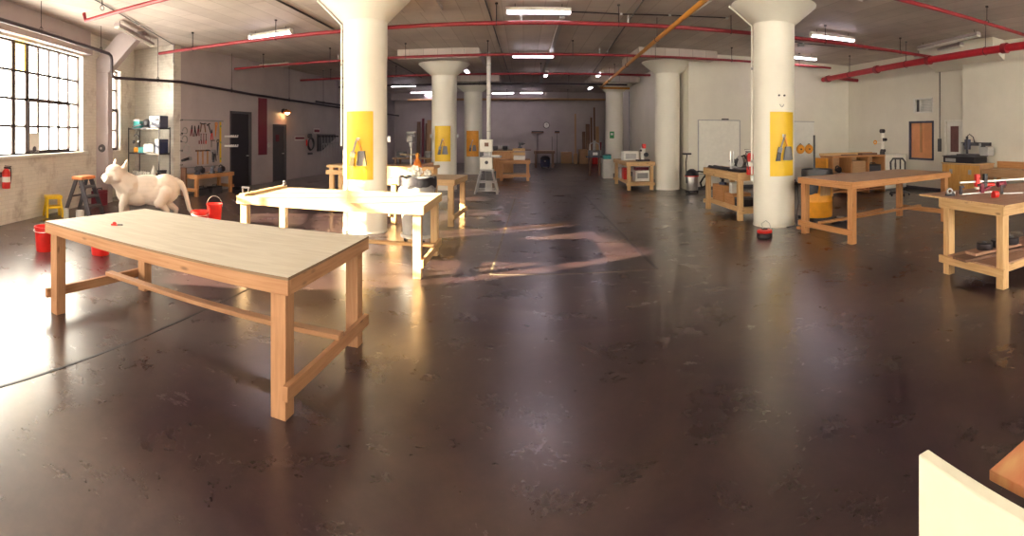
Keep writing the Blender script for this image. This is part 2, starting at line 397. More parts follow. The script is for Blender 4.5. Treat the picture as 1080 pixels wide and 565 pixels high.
def window(name, label, u0, u1, z0, z1, cols, rows, thick_cols=(), sash=None, amber=None, blank=None):
    """steel window set in the window wall"""
    o = LW(0, 0, 0)
    f = MB(); yc = .14
    for i, c in enumerate(cols):
        w = .11 if i in thick_cols else .055
        f.b((c-w/2, yc-.02, z0), (c+w/2, yc+.02, z1))
    for r_ in rows: f.b((u0, yc-.018, r_-.024), (u1, yc+.018, r_+.024))
    for a, b in ((u0, u0+.03), (u1-.03, u1)): f.b((a, yc-.03, z0), (b, yc+.03, z1))
    for a, b in ((z0, z0+.03), (z1-.04, z1)): f.b((u0, yc-.03, a), (u1, yc+.03, b))
    fo = f.obj(name, 'steelframe', None, loc=o, rz=LRZ); tag(fo, label, 'window', kind='structure')
    g = MB(); k = 0
    for a, b in zip(cols, cols[1:]):
        for c, d in zip(rows, rows[1:]):
            k += 1
            if (a, c) in (amber, blank): continue
            g.b((a, yc-.002, c), (b, yc+.002, d))
    g.obj('glass', 'glass', fo)
    if amber:
        a, c = amber; b = cols[cols.index(a)+1]; d = rows[rows.index(c)+1]
        tag(MB().b((a, yc-.002, c), (b, yc+.002, d)).obj('yellowed_pane', 'amberglass', fo), 'yellowed pane')
    if blank:
        a, c = blank; b = cols[cols.index(a)+1]
        v = MB(); v.b((a+.03, yc-.05, c+.02), (b-.03, yc+.02, c+.44))
        v2 = v.obj('vent_box', 'offwhite', fo); tag(v2, 'pale ventilator box standing in one pane')
        MB().cyl(((a+b)/2, yc-.05, c+.1), ((a+b)/2, yc-.06, c+.1), .06).obj('vent_mouth', 'dgrey', v2)
        MB().b((a, yc-.002, c+.44), (b, yc+.002, rows[rows.index(c)+1])).obj('glass', 'glass', fo)
    if sash:
        a, b, c, d = sash; s = MB()
        for x in (a, b): s.b((x-.035, yc-.05, c), (x+.035, yc-.01, d))
        for z in (c, d): s.b((a, yc-.05, z-.04), (b, yc-.01, z+.04))
        so = s.obj('sash', 'steelframe', fo)
        MB().b(((a+b)/2-.03, yc-.09, d-.05), ((a+b)/2+.03, yc-.05, d+.03)).obj('latch', 'steelframe', so)
    return fo
cols = [-2.1, -1.55, -1.0, -.47, .05, .58, 1.04, 1.45, 1.87, 2.27, 2.68, 3.15]
rows = [1.30, 1.87, 2.42, 2.98, 3.57]
window('window_1', 'big gridded steel window in the brick wall', -2.1, 3.15, 1.30, 3.57, cols, rows, (5, 6), (1.06, 2.68, 1.34, 2.42), amber=(.58, 2.98), blank=(1.04, 1.30))
cols2 = [-8.6+.52*i for i in range(11)]
window('window_5', 'added unseen second gridded steel window further along the brick wall', -8.6, -3.4, 1.30, 3.57, cols2, rows, (3, 7), (-7.04, -4.96, 1.34, 2.42))  # out-of-view window added to let more daylight into the room
window('window_2', 'narrow steel window behind the pilaster', 4.55, 5.30, 1.27, 3.46, [4.55, 4.93, 5.30], [1.27, 1.82, 2.37, 2.92, 3.46], (), (4.58, 5.27, 1.3, 2.37))
# sills, head beam and the ledge under it
tr = MB().b((-2.2, -.09, 1.24), (3.28, .12, 1.30)).obj('trim_1', 'offwhite', None, bevel=.008, loc=LW(0, 0, 0), rz=LRZ); tag(tr, 'pale stone sill under the big window', 'sill', kind='structure')
tr = MB().b((-10, -.16, 3.62), (3.36, 0, 3.80)).obj('trim_2', 'beam', None, bevel=.01, loc=LW(0, 0, 0), rz=LRZ); tag(tr, 'dull projecting band over the big window', 'ledge', kind='structure')
tr = MB().b((-10, -.10, 3.80), (3.36, 0, H)).obj('trim_3', 'beam', None, loc=LW(0, 0, 0), rz=LRZ); tag(tr, 'dull beam between the window band and the ceiling', 'beam', kind='structure')
# pilaster with its flared bracket
pm = MB().b((3.83, -.34, 0), (4.10, 0, 3.25))
prof = [(0, 3.25), (-.34, 3.25), (-1.30, H), (-.62, H), (0, 3.60)]
mx = Matrix(((0, 0, 1, 3.83), (1, 0, 0, 0), (0, 1, 0, 0), (0, 0, 0, 1)))
pm.prism(prof, .27, mx)
pm = pm.obj('trim_4', 'dimwall', None, bevel=.01, loc=LW(0, 0, 0), rz=LRZ); tag(pm, 'grey-white pilaster with a slanting bracket beside the big window', 'pilaster', kind='structure')
bell = thing('alarm_bell', 'round dark alarm bell on the pilaster beside the big window', 'bell', LW(3.83, .17, 1.36), LRZ-PI/2)
MB().cyl((0, -.005, 0), (0, -.05, 0), .10, .085, 24).obj('gong', 'dgrey', bell)
MB().cyl((0, -.05, 0), (0, -.065, 0), .03, .03, 12).obj('cap', 'lgrey', bell)

# cross wall, long left wall, back, right
wall('wall_left_cross', (p1[0]-.2, 10.35), (-8.89, 10.35), 0, H, [], 'brick', .32, 'short white brick wall facing the room behind the shelf unit')
LS = 1.01/19.0
def LBp(Y, off, z): return (-8.91+(Y-10.6)*LS+off, Y, z)
LBRZ = math.atan2(19.0, 1.01)
DL = lambda y: (y-10.6)/math.cos(math.atan(LS))
wall('wall_left_back', (-8.91, 10.6), (-7.9, 29.6), 0, H, [(DL(12.97), DL(14.16), 0, 2.46), (DL(15.52), DL(16.46), 0, 2.08)], 'dimwall', .3, 'long dim side wall with two dark doors')
wall('wall_back', (-8.2, 29.6), (5.2, 29.6), 0, H, [], 'dimwall', .3, 'far end wall of the long room')
wall('wall_right_inner', (4.95, 29.6), (4.95, 14.5), 0, H, [], 'plaster', .25, 'white wall behind the far column row')
wall('wall_right_back', (4.95, 14.2), (11.25, 14.2), 0, H, [], 'plaster', .3, 'white wall behind the leaning whiteboard')
RY = lambda y: 14.2-y
wall('wall_right', (11.0, 14.2), (11.0, -5), 0, H, [(RY(11.06), RY(10.01), .92, 2.12), (RY(10.85), RY(10.04), 2.37, 2.83), (RY(9.56), RY(8.76), 0, 2.14)], 'plaster', .3, 'white right wall with the orange window')
FW_ADDED = [(1.2, 6.2, 1.3, 3.6), (8.6, 13.0, 1.3, 3.6)]  # unseen windows added behind the camera to brighten the room
wall('wall_front', (11.2, -5), (p0[0]-.3, -5), 0, H, FW_ADDED, 'plaster', .3, 'white wall behind the camera')
pm = MB(); pm.b((10.78, -5, 0), (11.0, 8.72, H))
pm = pm.obj('trim_5', 'plaster', None, bevel=.01); tag(pm, 'thicker white stretch of wall right of the white door', 'wall', kind='structure')
pm = MB(); mx = Matrix(((-1, 0, 0, 11.0), (0, 0, 1, 7.3), (0, 1, 0, 0), (0, 0, 0, 1)))
pm.prism([(0, 3.55), (.75, 3.93), (.75, H), (0, H)], 2.6, mx)
pm = pm.obj('trim_6', 'plaster', None, bevel=.01); tag(pm, 'flared white bracket under the ceiling above the right door', 'bracket', kind='structure')

for i, (a, b, c, d) in enumerate(FW_ADDED):
    f = MB(); k = 8
    for j in range(k+1): x = 11.2-a-(b-a)*j/k; f.b((x-.03, -5.16, c), (x+.03, -5.12, d))
    for j in range(5): z = c+(d-c)*j/4; f.b((11.2-b, -5.16, z-.025), (11.2-a, -5.12, z+.025))
    f = f.obj('window_%d' % (6+i), 'steelframe'); tag(f, 'added unseen gridded steel window in the wall behind the viewer, ' + ('near the right corner', 'near the left corner')[i], 'window', kind='structure')
    MB().b((11.2-b, -5.142, c), (11.2-a, -5.138, d)).obj('glass', 'glass', f)

def door(name, label, Y0, Y1, z1, m, off=.06):
    L = DL(Y1)-DL(Y0)
    f = MB(); t = .07
    f.b((0, -.02, 0), (t, .2, z1)); f.b((L-t, -.02, 0), (L, .2, z1)); f.b((t, -.02, z1-t), (L-t, .2, z1))
    d = f.obj(name, 'dgrey', None, loc=LBp(Y0, 0, 0), rz=LBRZ); tag(d, label, 'door', kind='structure')
    lf = MB().b((t, off, -.01), (L-t, off+.05, z1-t)).obj('leaf', m, d, bevel=.004)
    h = MB().cyl((L-.16, off, 1.0), (L-.16, off-.06, 1.0), .02, n=12); h.bar((L-.16, off-.06, 1.0), (L-.28, off-.06, 1.0), .025, .025)
    h.obj('handle', 'steel', lf)
    return d
door('door_1', 'tall black door beside the tool board', 12.97, 14.16, 2.46, 'black')
d2 = door('door_2', 'dark door under the glowing lamp', 15.52, 16.46, 2.08, 'dgrey')
MB().b((.30, .035, 1.45), (.50, .062, 1.70)).obj('notice', 'maroon', d2)

# right window, vent and door
w3 = MB()
for a, b in ((11.06, 11.0), (10.07, 10.01)): w3.b((10.98, b, .92), (11.10, a, 2.12))
for a, b in ((.92, .98), (2.06, 2.12)): w3.b((10.98, 10.01, a), (11.10, 11.06, b))
w3 = w3.obj('window_3', 'bluegrey'); tag(w3, 'orange-tinted window with a dark frame in the right wall', 'window', kind='structure')
MB().b((11.04, 10.07, .98), (11.05, 11.0, 2.06)).obj('glass', 'orangepane', w3)
tag(MB().b((11.01, 10.54, 1.15), (11.04, 10.61, 2.06)).obj('mullion', 'fir', w3), 'orange-brown mullion')
w4 = MB()
for a, b in ((10.85, 10.79), (10.10, 10.04)): w4.b((10.97, b, 2.37), (11.08, a, 2.83))
for a, b in ((2.37, 2.41), (2.79, 2.83)): w4.b((10.97, 10.04, a), (11.08, 10.85, b))
w4.b((10.99, 10.58, 2.41), (11.08, 10.61, 2.79))
w4 = w4.obj('window_4', 'offwhite'); tag(w4, 'small louvred opening over the orange window', 'vent', kind='structure')
lv = MB()
for k in range(8): lv.box((11.05, 10.34, 2.44+k*.045), (.05, .48, .006), None, 1)
lv.obj('louvre', 'lgrey', w4)
MB().b((11.06, 10.61, 2.41), (11.08, 10.79, 2.79)).obj('dark_gap', 'dgrey', w4)
MB().b((11.078, 10.10, 2.41), (11.09, 10.58, 2.79)).obj('backing', 'offwhite', w4)
d3 = MB(); d3.b((10.96, 9.50, 0), (11.12, 9.56, 2.14)); d3.b((10.96, 8.76, 0), (11.12, 8.82, 2.14)); d3.b((10.96, 8.82, 2.08), (11.12, 9.50, 2.14))
d3 = d3.obj('door_3', 'white'); tag(d3, 'white door with a dark glass pane in the right wall', 'door', kind='structure')
lf = MB().b((11.02, 8.82, -.01), (11.07, 9.50, 2.08)).obj('leaf', 'offwhite', d3)
MB().b((11.012, 9.06, 1.2), (11.022, 9.36, 1.95)).obj('pane', 'darkglass', lf)
hb = MB().cyl((11.02, 9.44, 1.02), (10.96, 9.44, 1.02), .018); hb.ell((10.95, 9.44, 1.02), (.03, .03, .03), 10); hb.obj('handle', 'steel', lf)
# skirting line along the right
tag(MB().b((10.96, 9.6, 0), (11.0, 14.15, .10)).obj('baseboard_right', 'dgrey'), 'dark skirting along the right wall', 'baseboard', kind='structure')
tag(MB().b((5.0, 14.16, 0), (10.96, 14.20, .10)).obj('baseboard_back', 'dgrey'), 'dark skirting along the white wall', 'baseboard', kind='structure')

# columns
COLS = {}
def column(nm, x, y, label, zs=3.6, zt=4.0, r=.39, n=48, drop=True):
    mb = MB()
    mb.lathe([(0, 0), (r+.012, 0), (r+.012, .02), (r, .03), (r, 3.02), (r+.006, 3.03), (r+.006, zs), (r+.42, zt-.03), (r+.42, zt), (0, zt)], (0, 0, 0), n)
    o = mb.obj('column', 'column', None, loc=(x, y, 0)); tag(o, label, 'column', kind='structure')
    if drop:
        MB().b((-1.2, -1.2, zt-.02), (1.2, 1.2, H)).obj('drop_panel', 'ceiling', o)
    COLS[nm] = (x, y, r)
    return o
column('a', -2.77, 8.34, 'round white column with a yellow patch behind the middle worktable', 3.68, 4.14)
column('b', -2.47, 15.26, 'round white column with a yellow patch behind the grey bin', 3.53, 3.93)
column('c', -2.2, 21.49, 'far round column with an orange patch behind the bandsaw', 3.55, 3.93)
column('d', 4.57, 8.21, 'round white column with bolts over its yellow patch', 3.78, 4.17)
column('e', 4.46, 14.84, 'plain round white column beside the shop vacuum', 3.6, 3.97)
column('f', 4.06, 21.77, 'far round column by the white wall with the green sign', 3.6, 3.97)
COLZ = {'a': (3.68, 4.14), 'd': (3.78, 4.17)}

def colpt(nm, phi, rad, z):
    """point at angle phi from the side of the column that faces the viewer's place (0,0), positive to the right"""
    x, y, r = COLS[nm]; d = math.hypot(x, y); c = Vector((-x/d, -y/d, 0)); rt = Vector((-c.y, c.x, 0))
    v = math.cos(phi)*c+math.sin(phi)*rt
    return Vector((x, y, z))+v*rad, v

def patch(nm, a0, a1, z0, z1, m, label):
    x, y, r = COLS[nm]; mb = MB(); n = 14; t = .006
    rings = []
    for i in range(n+1):
        a = R(a0)+(R(a1)-R(a0))*i/n
        p, v = colpt(nm, a, r, 0)
        rings.append([mb.bm.verts.new(p+v*q+Vector((0, 0, z))) for q, z in ((.001, z0), (t, z0), (t, z1), (.001, z1))])
    for A, B in zip(rings, rings[1:]):
        for k in range(4): mb.bm.faces.new((A[k], A[(k+1) % 4], B[(k+1) % 4], B[k]))
    mb.bm.faces.new(rings[0]); mb.bm.faces.new(rings[-1][::-1])
    o = mb.obj('wall_panel', m); tag(o, label, 'panel')
    return o
patch('a', -54, 20, .93, 2.10, 'yellow', 'yellow panel on the column behind the middle worktable')
patch('b', -47, 29, .88, 1.97, 'yellow', 'yellow panel on the column behind the grey bin')
patch('c', -46, 37, .76, 1.87, 'orange_yellow', 'orange panel on the far column behind the bandsaw')
patch('d', -10, 65, .94, 2.12, 'yellow', 'yellow panel on the right column, a ring of bolts above it')

def hung_set(nm, phi, z, k, lab):
    """a dustpan and a hand brush hanging on one hook of the panel"""
    p, v = colpt(nm, R(phi), COLS[nm][2]+.006, z)
    rz = math.atan2(v.y, v.x)-(-PI/2)      # local -y faces out
    hk = thing('wall_hook', f'small hook on the panel, {lab}', 'hook', p, rz)
    m = MB(); m.cyl((0, 0, 0), (0, -.09, 0), .006, n=8); m.tube([(0, -.09, 0), (0, -.10, .015), (0, -.095, .03)], .006, 6)
    m.obj('peg', 'steel', hk); MB().b((-.02, -.006, -.03), (.02, 0, .03)).obj('plate', 'steel', hk)
    dp = thing('dustpan', f'grey dustpan hanging by its handle, {lab}', 'dustpan', p, rz)
    pan = MB(); q = [(-.05, -.20), (.05, -.20), (.085, -.45), (-.085, -.45)]
    mx = Matrix(((1, 0, 0, .07), (0, 0, -1, -.035), (0, 1, 0, 0), (0, 0, 0, 1)))
    pan.prism(q, .006, mx)
    for s in (-1, 1):
        pan.bar((.07+s*.052, -.06, -.20), (.07+s*.087, -.06, -.44), .006, .05, (0, 1, 0))
    pan.bar((.015, -.06, -.2), (.125, -.06, -.2), .006, .05, (0, 1, 0))
    pan.obj('pan', 'midgrey', dp)
    h = MB(); h.bar((.012, -.045, -.02), (.062, -.045, -.20), .03, .02, (0, 1, 0)); h.torus((.012, -.045, -.005), .018, .006, (0, 1, 0), 14, 6); h.obj('handle', 'orange_yellow', dp)
    br = thing('hand_brush', f'dark grey hand brush beside the dustpan, {lab}', 'brush', p, rz)
    b = MB(); b.bar((-.075, -.045, -.21), (-.10, -.04, -.30), .08, .03, (0, 1, 0)); b.obj('head', 'grey', br)
    b = MB(); b.prism([(-.125, -.29), (-.06, -.27), (-.075, -.46), (-.165, -.46)], .03, Matrix(((1, 0, 0, 0), (0, 0, -1, -.015), (0, 1, 0, 0), (0, 0, 0, 1)))); b.obj('bristles', 'dgrey', br)
    b = MB(); b.bar((-.02, -.078, -.03), (-.075, -.060, -.21), .026, .02, (0, 1, 0)); b.torus((-.012, -.080, -.012), .016, .005, (0, 1, 0), 14, 6); b.obj('handle', 'grey', br)
hung_set('a', -17, 1.62, 0, 'column behind the middle worktable')
hung_set('b', -6, 1.55, 1, 'column behind the grey bin')
hung_set('c', -2, 1.45, 2, 'far column behind the bandsaw')
hung_set('d', 26, 1.68, 3, 'right column with bolts')
# bolts in the shape of a smile on the right column
sm = thing('bolt_cluster', 'bolts and a curved bracket set like a smile above the yellow panel', 'bolts', colpt('d', R(22), .39, 2.33)[0])
for a, z in ((14, 2.42), (29, 2.42)):
    p, v = colpt('d', R(a), .385, z); q = p+v*.03
    o = MB().cyl(p-sm.location, q-sm.location, .018, n=10).obj('bolt', 'darkmetal', sm)
pts = []
for i in range(7):
    a = 16+12*i/6; p, v = colpt('d', R(a), .396, 2.26-.05*math.sin(PI*i/6)); pts.append(p-sm.location)
MB().tube(pts, .007, 6).obj('bracket', 'grey', sm)
# conduits down the columns
def conduit(nm, phi, z0, label, flare=True):
    r = COLS[nm][2]; zs, zt = COLZ[nm]
    pts = [colpt(nm, R(phi), r+.034, z)[0] for z in (z0, 1.5, 2.5, zs-.03)]
    if flare: pts += [colpt(nm, R(phi), r+.465, zt-.05)[0]]
    o = thing('conduit', label, 'conduit', pts[0])
    MB().tube([p-o.location for p in pts], .017, 8).obj('pipe', 'white', o)
    for z in (1.2, 2.95):
        if z > z0:
            p, v = colpt(nm, R(phi), r+.008, z); q = p+v*.045
            MB().cyl(p-o.location, q-o.location, .03, n=10).obj('clip', 'galv', o)
conduit('a', -88, 1.55, 'white conduit down the left edge of the column behind the middle worktable')
conduit('d', -80, .95, 'white conduit down the left edge of the column with bolts')
for nm, phi, lab in (('a', 89, 'small junction box on the right side of the column behind the middle worktable'), ('d', -78, 'small outlet box under the conduit of the column with bolts'), ('b', 90, 'small junction box on the right side of the column behind the grey bin'), ('b', -90, 'small junction box on the left side of the column behind the grey bin')):
    z = {'a': 1.62, 'd': .88, 'b': 1.66}[nm]
    p, v = colpt(nm, R(phi), COLS[nm][2], z)
    o = thing('outlet_box', lab, 'box', p, math.atan2(v.y, v.x))
    MB().b((0, -.04, -.05), (.05, .04, .05)).obj('body', 'galv', o, bevel=.005)
    MB().b((.05, -.045, -.055), (.055, .045, .055)).obj('cover', 'steel', o)

# floor joints, old patch in the slab
def strip(nm, a, b, w, m, label):
    mb = MB(); mb.bar((a[0], a[1], .0015), (b[0], b[1], .0015), w, .003)
    tag(mb.obj(nm, m), label, 'floor joint', kind='structure')
strip('trim_7', (-.40, 5.98), (-.22, 13.1), .028, 'dustjoint', 'pale brown joint along the left side of the slab patch')
strip('trim_8', (1.67, 6.02), (1.70, 13.6), .045, 'black', 'dark steel joint along the right side of the slab patch')
strip('trim_9', (-.40, 5.98), (1.67, 6.02), .022, 'dustjoint', 'worn ochre joint along the near side of the slab patch')
strip('trim_10', (-2.93, -1.5), (-2.85, 7.9), .022, 'black', 'long dark control joint running under the near worktable')
strip('trim_11', (4.6, .5), (4.6, 7.8), .012, 'dgrey', 'fine control joint in line with the right column')

# ------------------------------------------------------------------ pipes and lights
def pipe(name, label, pts, r, m, hang=(), cat='pipe', heads=(), flange=None):
    o = thing(name, label, cat, pts[0]); o0 = Vector(pts[0])
    L = [Vector(p)-o0 for p in pts]
    MB().tube(L, r, 12).obj('run', m, o)
    for h in hang:                      # fraction along the first..last straight
        p = Vector(pts[0]).lerp(Vector(pts[-1]), h)-o0
        mb = MB(); mb.cyl(p+Vector((0, 0, r)), (p.x, p.y, H-o0.z-.002), .008, n=8)
        mb.torus(p, r+.008, .007, (L[-1]-L[0]).normalized(), 14, 6)
        mb.cyl((p.x, p.y, H-o0.z-.03), (p.x, p.y, H-o0.z-.002), .03, n=10)
        mb.obj('hanger', 'darkmetal', o)
    for h in heads:
        p = Vector(pts[0]).lerp(Vector(pts[-1]), h)-o0
        mb = MB(); mb.cyl(p, p+Vector((0, 0, .12)), .017, n=10); mb.lathe([(0, .12), (.03, .13), (.012, .15), (.012, .18), (0, .18)], p, 10)
        mb.obj('sprinkler_head', 'galv', o)
    return o
pz = 3.83
fr = [.06+.125*i for i in range(8)]
pipe('sprinkler_pipe', 'red pipe across the ceiling just beyond the two near columns', [(-8.6, 9.45, pz-.03), (10.0, 9.15, pz)], .04, 'redpipe', fr, heads=[.15, .3, .46, .57, .74])
pipe('sprinkler_pipe', 'red pipe passing in front of the second column row capitals', [(-8.75, 13.2, pz-.02), (9.2, 12.8, pz)], .035, 'redpipe', fr, heads=[.2, .4, .6])
pipe('sprinkler_pipe', 'red pipe that ends left of the plain white column capital', [(-8.45, 17.4, pz), (4.5, 17.1, pz)], .04, 'redpipe', [.1, .3, .5, .7, .9], heads=[.25, .62])
pipe('sprinkler_pipe', 'dark red pipe over the far column row', [(-8.1, 20.6, pz), (4.4, 20.6, pz)], .04, 'blackpipe', [.2, .5, .8])
pipe('sprinkler_pipe', 'red pipe overhead nearest the viewer, its stub end by the big window', [(-7.3, 5.9, pz+.18), (-7.25, 5.9, pz+.03), (10.6, 5.6, pz+.03)], .036, 'redpipe', [.03, .12, .25, .5, .72, .84, .93], heads=[.2, .4, .6])
# big red main along the right
MA, MBp = Vector((8.55, 2.6, 3.58)), Vector((9.75, 14.0, 3.6))
m_ = pipe('sprinkler_main', 'thick bright red pipe running back along the right side of the ceiling', [MA, MA.lerp(MBp, .5), MBp], .085, 'mainred', [.1, .35, .6, .85])
for f_ in (.3, .52, .72, .97):
    p = MA.lerp(MBp, f_)-MA; d_ = (MBp-MA).normalized()*.07
    MB().cyl(p-d_, p+d_, .115, n=18).obj('coupling', 'redpipe', m_)
p = MA.lerp(MBp, .93)-MA
MB().tube([p, p+Vector((.3, .05, -.01)), p+Vector((1.0, .05, -.03))], .06, 10).obj('branch', 'redpipe', m_)
# black heating pipe on the left
bp = thing('heating_pipe', 'black pipe hung along the left wall, stepping down at the pilaster', 'pipe', LW(-5, .62, 3.62)); o0 = Vector(bp.location)
pts = [LW(-5, .62, 3.62), LW(3.30, .62, 3.62), LW(3.42, .62, 3.58), LW(3.46, .62, 3.5), LW(3.46, .62, 3.2), LW(3.50, .62, 3.12), LW(3.62, .62, 3.08), (-8.5, 10.2, 3.12), (-8.45, 13.8, 3.02), (-8.1, 20.9, 2.92), (-7.6, 29.4, 2.87)]
MB().tube([Vector(p)-o0 for p in pts], .038, 12).obj('run', 'blackpipe', bp)
for p in (LW(-1.2, .62, 3.62), LW(.45, .62, 3.62), LW(2.9, .62, 3.62), (-8.6, 9.4, 3.105), (-8.465, 12.6, 3.05), (-8.33, 16.2, 2.986), (-8.12, 20.5, 2.925)):
    p = Vector(p)-o0; mb = MB(); mb.cyl(p+Vector((0, 0, .06)), (p.x, p.y, H-o0.z-.002), .007, n=8); mb.torus(p+Vector((0, 0, .055)), .035, .007, (1, 0, 0), 12, 6); mb.torus(p, .045, .008, (.43, .9, 0), 14, 6)
    mb.obj('hanger', 'blackpipe', bp)
pipe('heating_pipe', 'second dark pipe high on the far left wall', [(-7.6, 17, 2.95), (-7.2, 23, 2.9)], .04, 'blackpipe', [.1, .9])
pipe('gas_pipe', 'orange pipe running lengthwise overhead then turning right', [(2.5, 3.4, 3.72), (3.3, 20.9, 3.72), (3.38, 21.02, 3.72), (4.6, 21.02, 3.72)], .045, 'orangepipe', ())
gp = bpy.data.objects['gas_pipe']
for y in (6.3, 10.1, 14.0, 18):
    x = 2.5+.8*(y-3.4)/17.5; mb = MB(); p = Vector((x-2.5, y-3.4, 0)); mb.cyl(p+Vector((0, 0, .045)), (p.x, p.y, H-3.722), .007, n=8); mb.torus(p, .052, .007, (0, 1, 0), 14, 6); mb.obj('hanger', 'darkmetal', gp)
pipe('brown_pipe', 'brown pipe crossing below the ceiling near the end wall', [(-6.5, 27.2, 3.66), (4.7, 27.2, 3.66)], .06, 'tan', [.2, .5, .8])
dk = MB(); dk.b((-8.0, 28.9, 3.80), (4.92, 29.3, H)); dk = dk.obj('trim_12', 'beam'); tag(dk, 'dark beam across the ceiling near the end wall', 'beam', kind='structure')
def cconduit(label, pts, r=.016, m='dgrey', name='ceiling_conduit'):
    o = thing(name, label, 'conduit', pts[0]); o0 = Vector(pts[0])
    MB().tube([Vector(p)-o0 for p in pts], r, 8).obj('run', m, o)
    d = (Vector(pts[-1])-o0)
    for h in (.12, .4, .68, .92):
        # strap beside the nearest node of the run
        i = min(range(len(pts)), key=lambda k: abs(k/(len(pts)-1)-h)); p = Vector(pts[i])-o0
        MB().box(p, (.05, .05, 2*r+.012)).obj('strap', 'galv', o)
    return o
cz = H-.02
cconduit('dark conduit on the ceiling left of the long light fitting row', [(-.75, 5, cz), (-.7, 9.5, cz), (-.66, 14, cz), (-.6, 19, cz), (-.6, 25, cz)])
cconduit('conduit on the ceiling beneath the orange pipe', [(2.05, 6, cz), (2.25, 10, cz), (2.5, 14.5, cz), (2.8, 20, cz)])
cconduit('cable along the ceiling in front of the pilaster bracket', [(-6.0, 4.2, cz), (-6.8, 5.57, cz), (-7.8, 7.9, cz-.01), (-8.75, 10.2, cz-.03), (-8.85, 10.3, cz-.5)], .012)
cconduit('dark conduit on the ceiling ending at a box left of the near column', [(-4.35, 7.7, cz), (-4.36, 11.3, cz), (-4.4, 15, cz), (-4.4, 21, cz)], .02)
cconduit('thin conduit crossing the ceiling to the box right of the bolted column', [(5.3, 10.9, cz), (7.2, 11.3, cz), (9.2, 11.0, cz), (10.7, 10.7, cz)], .012)
cconduit('conduit looping along the ceiling above the nearest long light', [(.7, 9.9, cz), (2, 9.95, cz), (3, 9.8, cz), (4.2, 9.6, cz)], .014, 'darkmetal')
tr_ = MB(); tr_.b((-.05, 0, 0), (.05, 13, .06)); tag(tr_.obj('cable_tray', 'lgrey', None, loc=(.82, 10.3, H-.062)), 'pale cable tray running lengthwise on the ceiling', 'cable tray')
jb = MB().b((-.06, -.06, 0), (.06, .06, .08)); one(jb, 'junction_box', 'darkmetal', 'small dark ceiling box at the near end of a conduit', 'box', (-4.35, 7.6, H-.08))
jb = MB().b((-.07, -.07, 0), (.07, .07, .10)); one(jb, 'junction_box', 'lgrey', 'small grey ceiling box right of the bolted column', 'box', (7.2, 11.42, H-.10))

def lamp_body(on, h=.62):
    r = thing('fluorescent_light', 'x', 'light', (0, 0, 0))
    hb = MB(); hb.b((-h, -.07, -.05), (h, .07, .0)); hb.prism([(-.07, 0), (.07, 0), (.03, .03), (-.03, .03)], 2*h, Matrix(((0, 0, 1, -h), (1, 0, 0, 0), (0, 1, 0, 0), (0, 0, 0, 1))))
    hb.obj('housing', 'white' if h < 1 else 'beam', r, bevel=.004)  # long housings get a darker paint, their backlit shade put into the colour
    for s in (-1, 1):
        MB().cyl((-h+.02, s*.035, -.072), (h-.02, s*.035, -.072), .019, n=10).obj('tube', 'tube' if on else 'offwhite', r)
        e = MB()
        e.b((s*(h-.02), -.06, -.095), (s*h, .06, -.05)); e.obj('end_cap', 'white', r)
    for s in (-h+.17, h-.17):
        MB().cyl((s, 0, .028), (s, 0, .0995), .006, n=6).obj('rod', 'darkmetal', r)
    return r
L_on = lamp_body(True); L_off = None
LZ = H-.10
on = [
 (-5.7, 10.1, R(-8), 'lit tube light left of the near column'),
 (.29, 9.4, 0, 'lit tube light overhead in the middle, nearest of its line'),
 (.29, 14.75, 0, 'lit tube light behind the second red pipe in the middle'),
 (7.0, 9.65, -.06, 'lit tube light right of the bolted column, the nearer one'),
 (7.95, 12.7, 0, 'lit tube light just past the right edge of the bolted column'),
 (-5.7, 23.0, 0, 'lit tube light between the near left columns, first of the dim row'),
 (-5.6, 26.8, 0, 'lit tube light between the near left columns, second of the dim row'),
 (-5.2, 28.7, 0, 'lit tube light deepest of the dim row beside the column'),
 (-1.15, 27.8, 0, 'lit tube light at the far end, left of the pair'),
 (.45, 27.6, 0, 'lit tube light at the far end, right of the pair'),
 (.88, 19.1, PI/2, 'lit tube light seen end on above the cable tray'),
 (2.95, 18.9, PI/2, 'lit tube light seen end on beside the orange pipe'),
 (3.35, 24.4, PI/2, 'lit tube light seen end on near the far right column'),
 (-2.1, 18.2, PI/2, 'lit tube light seen end on beside the second left column'),
]
for i, (x, y, a, lab) in enumerate(on):
    o = L_on if i == 0 else dup(L_on, lab, (x, y, LZ), a)
    o.location = (x, y, LZ); o.rotation_euler.z = a; o['label'] = lab; o['group'] = 'ceiling tube lights'
L_off = lamp_body(False); L_long = lamp_body(False, 1.22)
off = [(-8.2, 14.7, 0, 'unlit tube light high over the tool board'), (-8.35, 8.35, R(115), 'unlit tube light in front of the pilaster bracket'),
       (9.5, 8.2, R(79), 'unlit tube light above the red main, the long one'), (10.35, 9.3, R(74), 'unlit tube light between the red main and the right wall')]
for i, (x, y, a, lab) in enumerate(off):
    o = L_off if i == 0 else L_long if i == 1 else dup(L_long, lab, (x, y, LZ), a)
    o.location = (x, y, LZ); o.rotation_euler.z = a; o['label'] = lab; o['group'] = 'ceiling tube lights'

